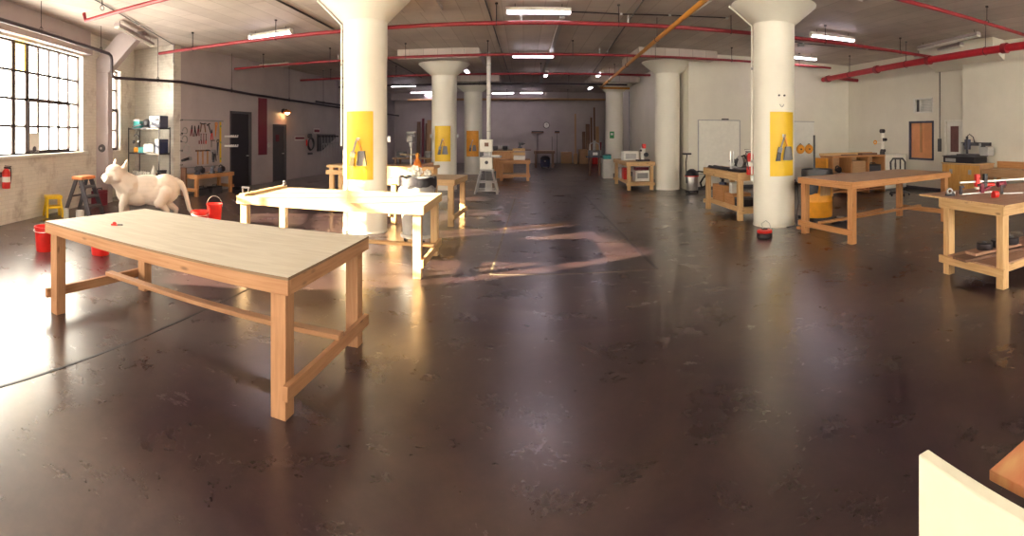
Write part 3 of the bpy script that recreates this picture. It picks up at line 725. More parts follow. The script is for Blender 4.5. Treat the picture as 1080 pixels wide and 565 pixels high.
# glowing lamp on the left wall and things on that wall
wl_ = thing('wall_lamp', 'round amber lamp glowing above the dark door', 'lamp', LBp(16.2, .01, 2.58), LBRZ)
m = MB(); m.cyl((0, 0, 0), (0, -.05, 0), .09, n=20); m.tube([(0, -.04, 0), (0, -.16, .06), (0, -.2, .02)], .02, 8); m.obj('bracket', 'darkmetal', wl_)
MB().lathe([(0, .06), (.08, .05), (.15, -.02), (.16, -.05), (.15, -.05), (.07, .03), (0, .04)], (0, -.2, -.02), 20).obj('shade', 'orange', wl_)
MB().ell((0, -.2, -.05), (.09, .09, .09), 14).obj('bulb', 'lampglow', wl_)
pn = MB().b((0, -.03, 1.0), (.52, 0, 2.97)); one(pn, 'wall_panel', 'maroon', 'tall maroon panel on the wall between the two dark doors', 'panel', LBp(14.58, .0, 0), LBRZ)
sw = MB().b((0, -.06, 0), (.1, 0, .16)); one(sw, 'switch_box', 'lgrey', 'small pale switch box at the foot of the maroon panel', 'switch', LBp(15.2, .0, 1.25), LBRZ)
sg = thing('wall_sign', 'small red and white notice left of the hanging coil', 'sign', LBp(17.1, .005, 1.47), LBRZ)
MB().b((0, -.012, 0), (.8, 0, .17)).obj('board', 'offwhite', sg); MB().b((.03, -.015, .05), (.77, -.012, .14)).obj('lettering', 'maroon', sg)
sg = thing('wall_sign', 'small red notice above the clamp rack', 'sign', LBp(18.7, .005, 1.76), LBRZ)
MB().b((0, -.012, 0), (.55, 0, .2)).obj('board', 'offwhite', sg); MB().b((.03, -.015, .04), (.52, -.012, .16)).obj('lettering', 'maroon', sg)
co = thing('hose_coil', 'dark hose coil hanging on the wall left of the clamp rack', 'hose', LBp(18.25, .01, 1.55), LBRZ)
m = MB(); m.cyl((0, 0, .1), (0, -.12, .1), .10, n=18); m.obj('reel', 'dgrey', co)
m = MB()
for k in range(3): m.torus((.05, -.06-k*.02, -.25+k*.02), .24, .022, (0, 1, 0), 28, 8)
m.obj('hose', 'black', co); MB().b((-.1, -.1, -.66), (.16, -.01, -.58)).obj('tray', 'dgrey', co)
MB().cyl((-.22, -.03, -.05), (-.22, -.03, -.3), .03, n=10).obj('nozzle', 'red', co)
rk = thing('clamp_rack', 'dark wall rack with a sloping underside, clamps hanging in it', 'rack', LBp(19.0, .01, 0), LBRZ)
m = MB(); m.prism([(0, 1.72), (1.75, 1.72), (1.75, 1.55), (.35, 1.0), (0, 1.0)], .05, Matrix(((1, 0, 0, 0), (0, 0, -1, 0), (0, 1, 0, 0), (0, 0, 0, 1)))); m.obj('board', 'dgrey', rk)
m = MB(); m.b((0, -.14, 1.60), (1.75, -.05, 1.66)); m.obj('rail', 'darkmetal', rk)
bc = None
for k in range(6):
    loc = LBp(19.15+k*.3, .16, 1.6)
    if bc is None:
        bc = thing('bar_clamp', 'x', 'clamp', loc, LBRZ, 'clamps on the wall rack')
        MB().b((-.012, -.004, -.85), (.012, .004, .06)).obj('bar', 'steel', bc)
        MB().b((-.02, -.09, .0), (.02, .0, .05)).obj('jaw', 'darkmetal', bc)
        m = MB(); m.b((-.02, -.10, -.32), (.02, .006, -.26)); m.cyl((0, -.08, -.46), (0, -.08, -.32), .016, n=10); m.obj('slide', 'lgrey', bc)
        o = bc
    else: o = dup(bc, '', loc, LBRZ)
    o['label'] = ['first', 'second', 'third', 'fourth', 'fifth', 'sixth'][k]+' steel bar clamp from the coil on the wall rack'
ng = thing('outside_sun_blocker', 'added unseen sun blocker shaped like a building outside the windows', 'sun blocker', (-15.25, -9.95, 0), kind='thing')  # unseen building shape added to keep direct sun off the near floor
MB().b((-.75, -8, -.3), (.75, 8, 11)).obj('walls', 'brick', ng); MB().b((-.85, -8.1, 11), (.85, 8.1, 11.3)).obj('parapet', 'beam', ng)

# ------------------------------------------------------------------ worktables
def worktable(label, loc, rz, L, W, h, top='ply', fr='pine', leg=.10, ah=.09, edge='plyedge', ov=0.0, tt=.018, sides=(-1, 1), long_y=0.05, sz=.14, shelf=None, bev=.004, inset=0.0):
    t = thing('worktable', label, 'table', loc, rz, 'lumber worktables')
    hx, hy = L/2, W/2
    o = MB().b((-hx-ov, -hy-ov, h-.003), (hx+ov, hy+ov, h), ax=0).b((-hx-ov+.0005, -hy-ov+.0005, h-tt), (hx+ov-.0005, hy+ov-.0005, h-.003), ax=0)
    o = o.obj('tabletop', top, t)
    if edge:
        o.data.materials.append(M[edge])
        for p in o.data.polygons:
            if abs(p.normal.z) < .5: p.material_index = 1
    a1 = h-tt-.0005; a0 = a1-ah; k = .038
    for s in (-1, 1):
        m = MB(); y = s*(hy-k/2); m.box((0, y, (a0+a1)/2), (L, k, ah)); m.obj('apron', fr, t, bev)
    for s in (-1, 1):
        m = MB(); x = s*(hx-k/2); m.box((x, 0, (a0+a1)/2), (k, W-2*k-.001, ah)); m.obj('apron', fr, t, bev)
    lx, ly = hx-k-.002-inset, hy-k-.002
    for sx in (-1, 1):
        for sy in (-1, 1):
            m = MB(); x0, y0 = sx*lx, sy*ly
            m.b((x0-sx*leg, y0-sy*leg, 0), (x0, y0, a1)); m.obj('leg', fr, t, bev)
    for s in sides:                    # end stretchers on the outer face of the legs
        m = MB(); m.b((s*lx, -hy+.0, sz), (s*(lx+k), hy, sz+.09)); m.obj('end_stretcher', fr, t, bev)
    if long_y is not None:
        m = MB(); m.b((-lx-.03, long_y-.045, sz+.091), (lx+.03, long_y+.045, sz+.129)); m.obj('long_stretcher', fr, t, bev)
    if shelf:
        m = MB(); m.b((-lx-.02, -ly+leg+.003, sz+.0905), (lx+.02, ly-leg-.003, sz+.1085)); m.obj('shelf', shelf, t)
        for s in (-1, 1):
            m = MB(); m.b((-lx, s*(ly-leg)-s*.04, sz), (lx, s*(ly-leg)-s*.002, sz+.09)); m.obj('shelf_rail', fr, t, bev)
    return t
worktable('near long pine worktable with a bare grey plywood top', (-2.58, 3.265, 0), R(-3), 2.6, 1.31, .87, 'ply', 'dfir', leg=.105, long_y=.12)
t_mid = worktable('sunlit long pine worktable in front of the column with the near yellow panel', (-2.43, 6.28, 0), 0, 2.55, 1.3, .87, 'paleply', 'palepine', edge='palepine', long_y=.1)
worktable('small square pine worktable behind the grey bin', (-1.85, 9.6, 0), R(-5), 1.3, 1.2, .87, 'paleply', 'palepine', edge='palepine', long_y=None)
t3 = worktable('long orange-brown worktable in front of the yellow drum', (5.95, 6.76, 0), R(7), 2.74, 1.32, .97, 'firply', 'fir', edge='fir', leg=.105, long_y=.1)
rf = worktable('worktable at the right edge holding red clamps, boards on its shelf', (5.73, 3.38, 0), R(-6), 2.55, 1.04, .97, 'redply', 'pine', edge='pine', ah=.14, ov=.17, shelf='redply', long_y=None)
rm_ = worktable('sturdy pine workbench left of the bolted column, black machine parts on top', (4.45, 9.68, 0), PI/2, 1.9, .78, .95, 'palepine', 'pine', edge='pine', ah=.14, shelf='palepine', long_y=None, leg=.1)
worktable('pine workbench at the foot of the plain white column', (3.56, 15.75, 0), PI/2, 2.2, .9, .87, 'palepine', 'pine', edge='pine', shelf='palepine', long_y=None, ah=.11)
worktable('small orange wooden table holding a crate, far in the middle', (-.32, 18.5, 0), 0, 1.15, .95, .77, 'fir', 'fir', edge='fir', long_y=None, ah=.12, shelf='tan')
worktable('dim wooden table against the far end wall', (1.08, 25.5, 0), 0, 1.05, .7, .87, 'tan', 'oldwood', edge='oldwood', long_y=None, ah=.12)
lb = worktable('low wooden bench under the tool board', (-8.47, 11.4, 0), PI/2-.053, 1.7, .6, .60, 'tan', 'fir', edge='fir', long_y=None, leg=.09)
# taller bench behind the column
cb = thing('counter_bench', 'tall pale bench behind the near left column, front boarded on its right half', 'bench', (-3.13, 10.72, 0))
MB().b((-1.24, -.37, .955), (1.24, .35, 1.01), ax=0).obj('top', 'palepine', cb, .004)
for x in (-1.14, 1.14):
    for y in (-.28, .28): MB().box((x, y, .477), (.1, .1, .955)).obj('leg', 'palepine', cb, .004)
MB().b((-1.26, -.37, .80), (.1, -.332, .90)).obj('rail', 'palepine', cb, .004)
MB().b((.1, -.37, .60), (1.22, -.332, .955), ax=0).obj('front_board', 'palepine', cb, .004)
MB().b((-1.2, -.3, .2), (1.2, .3, .22), ax=0).obj('lower_shelf', 'tan', cb)
one(MB().prism([(0, 0), (.32, 0), (.32, .10), (.06, .05)], .06, Matrix(((1, 0, 0, 0), (0, 0, 1, 0), (0, 1, 0, 0), (0, 0, 0, 1)))), 'wood_wedge', 'oldwood', 'dark wooden wedge at the right end of the tall bench', 'wood', (-2.25, 10.45, 1.01))
# foreground right: white board and a table with a stained sheet
fb = MB(); fb.b((0, -1.75, 0), (.032, 0, .955)); one(fb, 'foam_board', 'foam', 'thick cream board standing on edge at the lower right corner', 'board', (.825, .80, 0), R(-4), None, .004)
ft = thing('workbench', 'bench with a rust-stained sheet top behind the cream board', 'bench', (1.62, .02, 0), R(-3))
MB().b((-.70, -1.2, .875), (.9, .635, .90), ax=0).obj('sheet_top', 'rust', ft, .003)
for x in (-.6, .8):
    for y in (-1.1, .48): MB().box((x, y, .4375), (.09, .09, .875)).obj('leg', 'fir', ft)
for y in (-1.1, .48): MB().b((-.55, y-.02, .78), (.75, y+.02, .87)).obj('apron', 'fir', ft)

# ------------------------------------------------------------------ items near the middle and near tables
def cs(name, label, cat, loc, rz, parts, group=None):
    """thing out of (part name, material, MB[, bevel])"""
    t = thing(name, label, cat, loc, rz, group)
    for p in parts:
        p[2].obj(p[0], p[1], t, p[3] if len(p) > 3 else 0)
    return t
def clamp_small(label, loc, rz, col='red', bar=.5):
    a = MB(); a.b((-.006, -.01, 0), (bar, .01, .014))
    j = MB(); j.b((-.03, -.015, -.0), (.0, .015, .11)); j.b((.0, -.012, .08), (.03, .012, .11))
    h = MB(); h.b((bar*.55, -.018, -.0), (bar*.55+.05, .018, .12)); h.bar((bar*.55+.02, 0, .02), (bar*.55+.15, 0, .07), .028, .03)
    p = MB(); p.cyl((bar*.55-.035, 0, .1), (bar*.55, 0, .1), .016, n=12)
    return cs('bar_clamp', label, 'clamp', loc, rz, [('bar', 'steel', a), ('fixed_jaw', 'darkmetal', j), ('grip', col, h), ('pad', 'black', p)])
# tiny red clip on the near table
c_ = MB(); c_.b((-.03, -.012, 0), (.03, .012, .012)); c_.ell((.0, 0, .02), (.02, .014, .014), 10)
cs('spring_clip', 'small red clip lying on the near worktable', 'clip', (-3.33, 3.05, .87), R(20), [('jaw', 'red', c_), ('handle', 'darkmetal', MB().bar((.03, 0, .008), (.075, .02, .008), .012, .01))])
# board along the left end of the middle table, clamped
bd = MB().b((-.045, -.66, 0), (.045, .66, .03)); one(bd, 'lumber_strip', 'palepine', 'white lumber strip lying along the left end of the sunlit worktable', 'lumber', (-3.63, 6.28, .87), R(2), None, .003)
a = MB(); a.b((-.009, -.009, -.42), (.009, .009, .09)); b_ = MB(); b_.b((-.014, -.014, .08), (.12, .014, .105)); b_.cyl((.10, 0, .031), (.10, 0, .08), .016, n=12)
d_ = MB(); d_.b((-.016, -.016, -.145), (.10, .016, -.115)); d_.cyl((.09, 0, -.112), (.09, 0, -.20), .010, n=10); d_.cyl((.09, 0, -.112), (.09, 0, -.109), .018, n=12); e_ = MB(); e_.cyl((.09, 0, -.33), (.09, 0, -.2), .017, n=12)
cs('bar_clamp', 'long dark clamp gripping the left front corner of the sunlit worktable', 'clamp', (-3.735, 5.84, .87), 0, [('bar', 'black', a), ('fixed_jaw', 'black', b_), ('sliding_jaw', 'black', d_), ('handle', 'red', e_)])
k_ = MB(); k_.lathe([(0, 0), (.03, 0), (.034, .02), (.02, .04), (.03, .06), (.018, .08), (0, .085)], n=16); one(k_, 'spring_stop', 'dgrey', 'small round stop at the far end of the white lumber strip', 'knob', (-3.60, 6.84, .90))

def bucket(label, loc, h=.36, r=.15, handle=True, m='red', lie=False):
    b = MB(); b.lathe([(0, .0), (r*.82, 0), (r*.84, .01), (r*.985, h-.03), (r*1.06, h-.03), (r*1.06, h), (r*.97, h), (r*.80, .012), (0, .012)], n=28)
    hd = MB(); pts = []
    for i in range(13):
        a = PI*i/12; pts.append((r*1.07*math.cos(a), .0, h-.05+(.20 if handle else .0)*math.sin(a)) if handle else (r*1.08*math.cos(a), -r*1.08*math.sin(a), h-.05-.02*math.sin(a)))
    hd.tube(pts, .005, 6)
    return cs('bucket', label, 'bucket', loc, random.uniform(.2, .8), [('pail', m, b), ('handle', 'steel', hd)])
bucket('red bucket with its wire handle up beside the cat sculpture', (-5.63, 7.78, 0))
bucket('red bucket between the near and sunlit worktables, only its rim showing', (-5.31, 6.9, 0), handle=False)
bucket('red bucket seen beneath the near worktable, right of its left leg', (-5.31, 4.59, 0), handle=False)
bucket('red bucket behind the left leg of the near worktable', (-5.98, 4.09, 0), handle=False)

# grey bin on a dolly
bn = thing('trash_bin', 'big grey bin on a wheeled dolly, black liner and crumpled paper on top', 'bin', (-1.66, 7.62, 0))
b_ = MB(); b_.lathe([(0, .15), (.235, .15), (.24, .16), (.275, .98), (.295, .985), (.295, 1.02), (.265, 1.02), (.225, .18), (0, .18)], n=40); b_.obj('barrel', 'lgrey', bn)
b_ = MB(); n_ = 40; prof = [(.262, .90), (.27, 1.035), (.300, 1.035), (.305, .97), (.302, .90)]
b_.lathe(prof, n=n_)
for i, v in enumerate(b_.bm.verts):
    a = math.atan2(v.co.y, v.co.x); w = .018*math.sin(7*a)+.014*math.sin(11*a+1)
    v.co.z += w if v.co.z < .95 else w*.5
    if v.co.z < .95 and math.hypot(v.co.x, v.co.y) > .28: v.co.x *= 1.015; v.co.y *= 1.015
b_.obj('bin_liner', 'bag', bn); MB().lathe([(0, .985), (.12, .98), (.21, .93), (.262, .90)], n=40).obj('rubbish', 'bag', bn)
for s in (-1, 1): MB().torus((s*.285, 0, .80), .06, .014, (1, 0, 0), 16, 8, 0, PI).obj('grip', 'grey', bn)
dl = MB().lathe([(0, .10), (.27, .10), (.27, .145), (.0, .145)], n=28).obj('dolly', 'offwhite', bn)
for k in range(5):
    a = 2*PI*k/5+.3; x, y = .235*math.cos(a), .235*math.sin(a)
    c_ = MB(); c_.cyl((x-.015, y, .035), (x+.015, y, .035), .035, n=18); c_.b((x-.02, y-.012, .03), (x-.016, y+.012, .10)); c_.b((x+.016, y-.012, .03), (x+.02, y+.012, .10)); c_.obj('caster', 'rubber', dl)
# crumpled paper mounds and a bottle in the bin
def crumple(label, loc, r, seed):
    rnd = random.Random(seed); b = MB(); bmesh.ops.create_icosphere(b.bm, subdivisions=3, radius=1)
    for v in b.bm.verts:
        n = v.co.copy(); f = 1+.20*math.sin(5*n.x+seed)*math.sin(6*n.y+2*seed)+.10*math.sin(9*n.z+3*n.x)+rnd.uniform(-.025, .025)
        v.co = Vector((n.x*r[0]*f, n.y*r[1]*f, n.z*r[2]*f))
    return tag(b.obj('crumpled_paper', 'paper', None, loc=loc, angle=12), label, 'paper')
crumple('larger ball of crumpled white paper on top of the grey bin', (-1.70, 7.60, 1.12), (.11, .10, .085), 3)
crumple('smaller crumpled white sheet at the right of the grey bin', (-1.515, 7.70, 1.09), (.06, .06, .05), 5)
b_ = MB(); b_.lathe([(0, 0), (.04, 0), (.042, .02), (.042, .13), (.03, .16), (.015, .175), (.015, .19), (0, .19)], n=20)
cs('spray_bottle', 'orange bottle standing behind the grey bin on the square worktable', 'bottle', (-2.02, 9.25, .87), 0, [('body', 'orange', MB().lathe([(0, 0), (.075, 0), (.078, .02), (.078, .28), (.045, .35), (.028, .37), (.028, .40), (0, .40)], n=22)), ('cap', 'orange_yellow', MB().lathe([(0, .40), (.036, .40), (.036, .45), (.025, .48), (0, .48)], n=16))])

# ------------------------------------------------------------------ cat sculpture (one continuous surface)
def cat():
    b = MB()
    def cap(p, q, r, r2): b.cyl(p, q, r, r2, 20); b.ell(p, (r,)*3, 16); b.ell(q, (r2,)*3, 16)
    E = lambda c, r, mx=None: b.ell(c, r, 20, mx)
    ry = lambda a: Matrix.Rotation(R(a), 4, 'Y')
    # x forward, z up, shoulders about .92 high
    E((.30, 0, .64), (.30, .20, .30)); E((.0, 0, .65), (.46, .19, .285)); E((-.36, 0, .66), (.29, .195, .29))
    E((.18, 0, .56), (.28, .185, .23)); E((-.18, 0, .60), (.42, .19, .265))
    cap((.34, 0, .70), (.52, .05, .86), .25, .20)                     # neck
    HM = Matrix.Translation((.57, .07, .92)) @ Matrix.Rotation(R(40), 4, 'Z') @ Matrix.Rotation(R(-8), 4, 'Y') @ Matrix.Scale(1.5, 4)
    def Hd(c, r): b.ell(HM @ Vector(c), r, 18, HM.to_3x3().to_4x4())
    Hd((0, 0, 0), (.155, .135, .135)); Hd((.03, 0, .06), (.12, .115, .08))
    Hd((.11, 0, -.035), (.10, .08, .065)); Hd((.175, 0, -.015), (.035, .038, .03)); Hd((.11, 0, -.085), (.08, .06, .035))
    for s in (-1, 1):
        Hd((.045, s*.085, -.035), (.07, .05, .06)); Hd((.15, s*.04, -.045), (.055, .042, .042)); Hd((.085, s*.062, .065), (.05, .03, .02))
        p = HM @ Vector((-.03, s*.10, .10)); q = HM @ Vector((-.045, s*.125, .205)); b.cyl(p, q, .055, .018, 14); b.ell(q, (.02, .018, .02), 10)
    for s, fx in ((-1, .0), (1, .10)):                                 # fore legs
        y = s*.115; x = .40+fx*.6
        cap((.36, y*.95, .62), (x, y, .36), .115, .070); cap((x, y, .36), (x-.015+fx*.2, y, .09), .068, .052)
        E((x+.03+fx*.2, y, .045), (.085, .06, .05))
    for s, fx in ((-1, -.12), (1, .06)):                               # hind legs: knee forward, hock back
        y = s*.115; hx = -.38+fx
        cap((-.36, y*.8, .62), (-.29+fx*.7, y, .40), .15, .105); cap((-.27+fx*.7, y, .42), (hx-.08, y, .25), .088, .052); cap((hx-.08, y, .25), (hx-.05, y, .07), .05, .046)
        E((hx-.0, y, .045), (.085, .058, .045))
    tail = [(-.55, 0, .80), (-.66, .01, .76), (-.74, .02, .62), (-.78, .03, .45), (-.82, .03, .28), (-.90, .03, .18), (-.99, .03, .17), (-1.04, .03, .21)]
    rr = [.09, .065, .052, .046, .044, .045, .048, .05]
    b.tube(tail, rr, 12); b.ell(tail[-1], (.051,)*3, 10)
    o = b.obj('cat_sculpture', 'cream', None)
    m = o.modifiers.new('fuse', 'REMESH'); m.mode = 'VOXEL'; m.voxel_size = .011; m.use_smooth_shade = True
    m = o.modifiers.new('soften', 'SMOOTH'); m.factor = .5; m.iterations = 7
    return o
ct = cat(); ct.location = (-6.56, 6.84, 0); ct.rotation_euler = (0, 0, math.atan2(-.69, -.72)); tag(ct, 'white life-size cat sculpture standing behind the near worktable', 'sculpture')

# ------------------------------------------------------------------ left side: ladders, boxes, shelf unit
def ladder(label, loc, rz, hgt, w, m, cap_m, steps, name='step_ladder'):
    t = thing(name, label, 'ladder', loc, rz)
    fx, bx = hgt*.42, -hgt*.40
    for s in (-1, 1):
        MB().bar((fx, s*w/2, 0.0), (.05, s*w*.38, hgt-.03), .04, .10, (1, 0, 0)).obj('front_rail', m, t, .003)
        MB().bar((bx, s*w/2, 0.0), (-.05, s*w*.38, hgt-.03), .04, .08, (1, 0, 0)).obj('rear_rail', m, t, .003)
    for i in range(1, steps+1):
        f = i/(steps+1); x = fx+(.05-fx)*f; ww = w*(1-.24*f)-.03
        MB().box((x-.02, 0, hgt*f), (.17, ww, .045)).obj('tread', m, t, .003)
    MB().box((bx*.45-.02, 0, hgt*.5), (.02, w*.83, .04)).obj('rear_brace', m, t)
    MB().box((0, 0, hgt-.01), (.27, w*1.0, .07)).obj('top_cap', cap_m, t, .01)
    return t
ladder('black stepladder with an orange top cap below the big window', (-8.18, 6.60, 0), R(15), .80, .50, 'dgrey', 'ltop', 3)
ladder('low yellow step stool behind the black stepladder by the brick wall', (-8.36, 5.93, 0), R(-22)-PI/2+R(90), .42, .34, 'yellow', 'yellow', 1, 'step_stool')
for lab, loc, r, h in (('small glass jar standing right of the yellow step stool', (-8.0, 6.0, 0), .055, .2), ('squat white pot between the yellow stool and the stepladder', (-7.83, 6.22, 0), .085, .16)):
    cs('paint_pot', lab, 'pot', loc, 0, [('can', 'offwhite', MB().lathe([(0, 0), (r*.9, 0), (r, .01), (r, h-.02), (r*1.05, h), (r*.95, h), (r*.93, .02), (0, .02)], n=22)), ('rim', 'steel', MB().torus((0, 0, h), r, .006, n=22))])
tb = thing('toolbox', 'red toolbox on the floor behind the stepladder', 'box', (-8.97, 7.75, 0), R(20))
MB().b((-.14, -.2, 0), (.1, .2, .30)).obj('case', 'maroon', tb, .01); MB().b((-.14, -.2, .302), (.1, .2, .36)).obj('lid', 'maroon', tb, .01)
MB().tube([(-.02, -.12, .36), (-.02, -.10, .41), (-.02, .10, .41), (-.02, .12, .36)], .012, 8).obj('handle', 'black', tb)
fe = thing('fire_extinguisher', 'red extinguisher hung on the brick wall at the left edge', 'fire extinguisher', LW(.04, .11, .70), LRZ)
MB().lathe([(0, 0), (.075, .0), (.08, .02), (.08, .30), (.05, .35), (.025, .37), (0, .37)], n=22).obj('cylinder', 'red', fe)
tag(MB().lathe([(.0805, .12), (.0815, .12), (.0815, .22), (.0805, .22)], n=22).obj('label', 'offwhite', fe), 'white label band')
MB().b((-.02, -.1, .37), (.02, .04, .40)).b((-.012, -.12, .41), (.012, .03, .425)).obj('valve', 'darkmetal', fe); MB().tube([(.02, -.02, .38), (.1, -.03, .36), (.11, -.03, .2), (.1, -.02, .08)], .011, 8).obj('hose', 'black', fe)
MB().b((-.05, .08, .2), (.05, .105, .3)).obj('bracket', 'darkmetal', fe)

sh = thing('shelf_unit', 'black wire shelf unit against the white brick cross wall', 'shelf', (-9.42, 9.92, 0))
for x in (-.58, .58):
    for y in (-.22, .22): MB().cyl((x, y, 0), (x, y, 1.90), .016, n=12).obj('post', 'black', sh)
for z in (.12, .56, 1.20, 1.88):
    b = MB()
    for y in (-.22, .22): b.b((-.58, y-.008, z-.035), (.58, y+.008, z))
    for x in (-.58, .58): b.b((x-.008, -.22, z-.035), (x+.008, .22, z))
    for i in range(23): b.b((-.57+i*.0495, -.22, z-.006), (-.562+i*.0495, .22, z))
    b.obj('shelf', 'black', sh)
def box(name, label, cat, lo, hi, m, rz=0, lid=None, bevel=.006, extra=()):
    c = ((lo[0]+hi[0])/2, (lo[1]+hi[1])/2, lo[2]); h = [(b-a)/2 for a, b in zip(lo, hi)]; t = thing(name, label, cat, c, rz)
    H_ = 2*h[2]
    if lid:
        MB().b((-h[0], -h[1], 0), (h[0], h[1], H_*.8)).obj('body', m, t, bevel); MB().b((-h[0]-.004, -h[1]-.004, H_*.8+.001), (h[0]+.004, h[1]+.004, H_)).obj('lid', lid, t, bevel)
    else: MB().b((-h[0], -h[1], 0), (h[0], h[1], H_)).obj('body', m, t, bevel)
    for p in extra: p[2].obj(p[0], p[1], t)
    return t
S = lambda x, y, z: (-9.42+x, 9.92+y, z)
box('storage_box', 'teal box at the top left of the wire shelf unit', 'box', S(-.50, -.12, 1.881), S(-.24, .16, 2.13), 'teal', 0, 'offwhite')
dv = thing('power_tool', 'black machine with a jutting arm on top of the wire shelf unit', 'tool', S(.02, -.06, 1.881), R(-4))
m = MB(); m.ell((-.03, 0, .14), (.16, .10, .12), 18); m.obj('body', 'black', dv); MB().bar((-.15, -.10, .10), (-.46, -.16, .03), .06, .03).obj('arm', 'dgrey', dv); MB().torus((.04, 0, .22), .07, .016, (0, 1, 0), 18, 8, 0, PI).obj('handle', 'dgrey', dv); MB().b((-.13, -.09, 0), (.11, .09, .035)).obj('foot', 'dgrey', dv)
tc_ = thing('tool_case', 'blue-grey carrying case at the top right of the wire shelf unit', 'case', S(.37, .0, 1.881))
MB().b((-.20, -.17, 0), (.20, .17, .33)).obj('shell', 'bluegrey', tc_, .02); MB().tube([(-.09, -.175, .25), (-.08, -.215, .25), (.08, -.215, .25), (.09, -.175, .25)], .012, 8).obj('handle', 'lgrey', tc_)
for x in (-.13, .13): MB().b((x-.025, -.182, .10), (x+.025, -.17, .17)).obj('latch', 'lgrey', tc_)
tag(MB().b((-.14, -.176, .26), (.14, -.171, .30)).obj('panel', 'lgrey', tc_), 'pale strip')
box('storage_box', 'small yellow box on the middle shelf of the wire unit', 'box', S(-.48, -.12, 1.201), S(-.26, .08, 1.34), 'orange_yellow', 0, 'orange_yellow')
box('storage_box', 'small teal box beneath the black pendant on the middle wire shelf', 'box', S(-.25, -.17, 1.201), S(-.06, .03, 1.36), 'teal', 0, 'teal')
pr = thing('printer', 'pale printer on the middle shelf of the wire unit', 'printer', S(.19, -.02, 1.201)); MB().b((-.22, -.18, 0), (.15, .18, .25)).obj('body', 'offwhite', pr, .02); MB().b((.15, -.16, .03), (.19, .16, .25)).obj('side_panel', 'dgrey', pr, .01); MB().b((-.18, -.23, .05), (.1, -.18, .065)).obj('tray', 'lgrey', pr); MB().b((-.15, -.12, .25), (.08, .12, .275)).obj('lid', 'dgrey', pr, .005)
box('storage_box', 'dark blue bin at the right of the middle wire shelf', 'box', S(.40, -.18, 1.201), S(.57, .16, 1.58), 'blue', 0, 'bluegrey')
hg = thing('headphones', 'black headset hanging over the wire shelf unit', 'headset', S(-.19, -.30, 1.60)); MB().torus((0, 0, .0), .11, .014, (0, 1, 0), 20, 8, -PI/2-.3, PI/2+.3).obj('band', 'black', hg)
for s in (-1, 1): MB().cyl((s*.10-.02*s, 0, -.1), (s*.10+.02*s, 0, -.1), .045, n=16).obj('ear_cup', 'black', hg)
MB().tube([(.0, 0, .11), (.02, .03, .2), (.03, .05, .285)], .008, 6).obj('strap', 'black', hg)
b0 = None
for k in range(8):
    loc = S(-.46+.085*k, -.14, .561)
    if b0 is None:
        b0 = thing('small_bottle', 'x', 'bottle', loc, 0, 'bottles on the lowest visible wire shelf')
        MB().lathe([(0, 0), (.03, 0), (.032, .01), (.032, .09), (.015, .115), (.015, .13), (0, .13)], n=14).obj('body', 'offwhite', b0); MB().lathe([(0, .13), (.018, .13), (.018, .15), (0, .15)], n=12).obj('cap', 'grey', b0); o = b0
    else: o = dup(b0, '', loc)
    o['label'] = ['first', 'second', 'third', 'fourth', 'fifth', 'sixth', 'seventh', 'last'][k]+' small white bottle from the left on the low wire shelf'
cs('paper_cone', 'white cone standing behind the bottles on the low wire shelf', 'cone', S(.12, .06, .561), 0, [('cone', 'paper', MB().lathe([(0, .30), (.01, .30), (.10, .03), (.0, .03)], n=22)), ('base', 'offwhite', MB().b((-.12, -.12, 0), (.12, .12, .028)))])
box('storage_box', 'dark small box at the right end of the low wire shelf', 'box', S(.40, -.1, .561), S(.55, .12, .74), 'dgrey', 0, 'black')
box('storage_box', 'wide brown box on the low wire shelf behind the cone', 'box', S(.26, .0, .561), S(.39, .16, .66), 'oldwood', 0, 'tan')

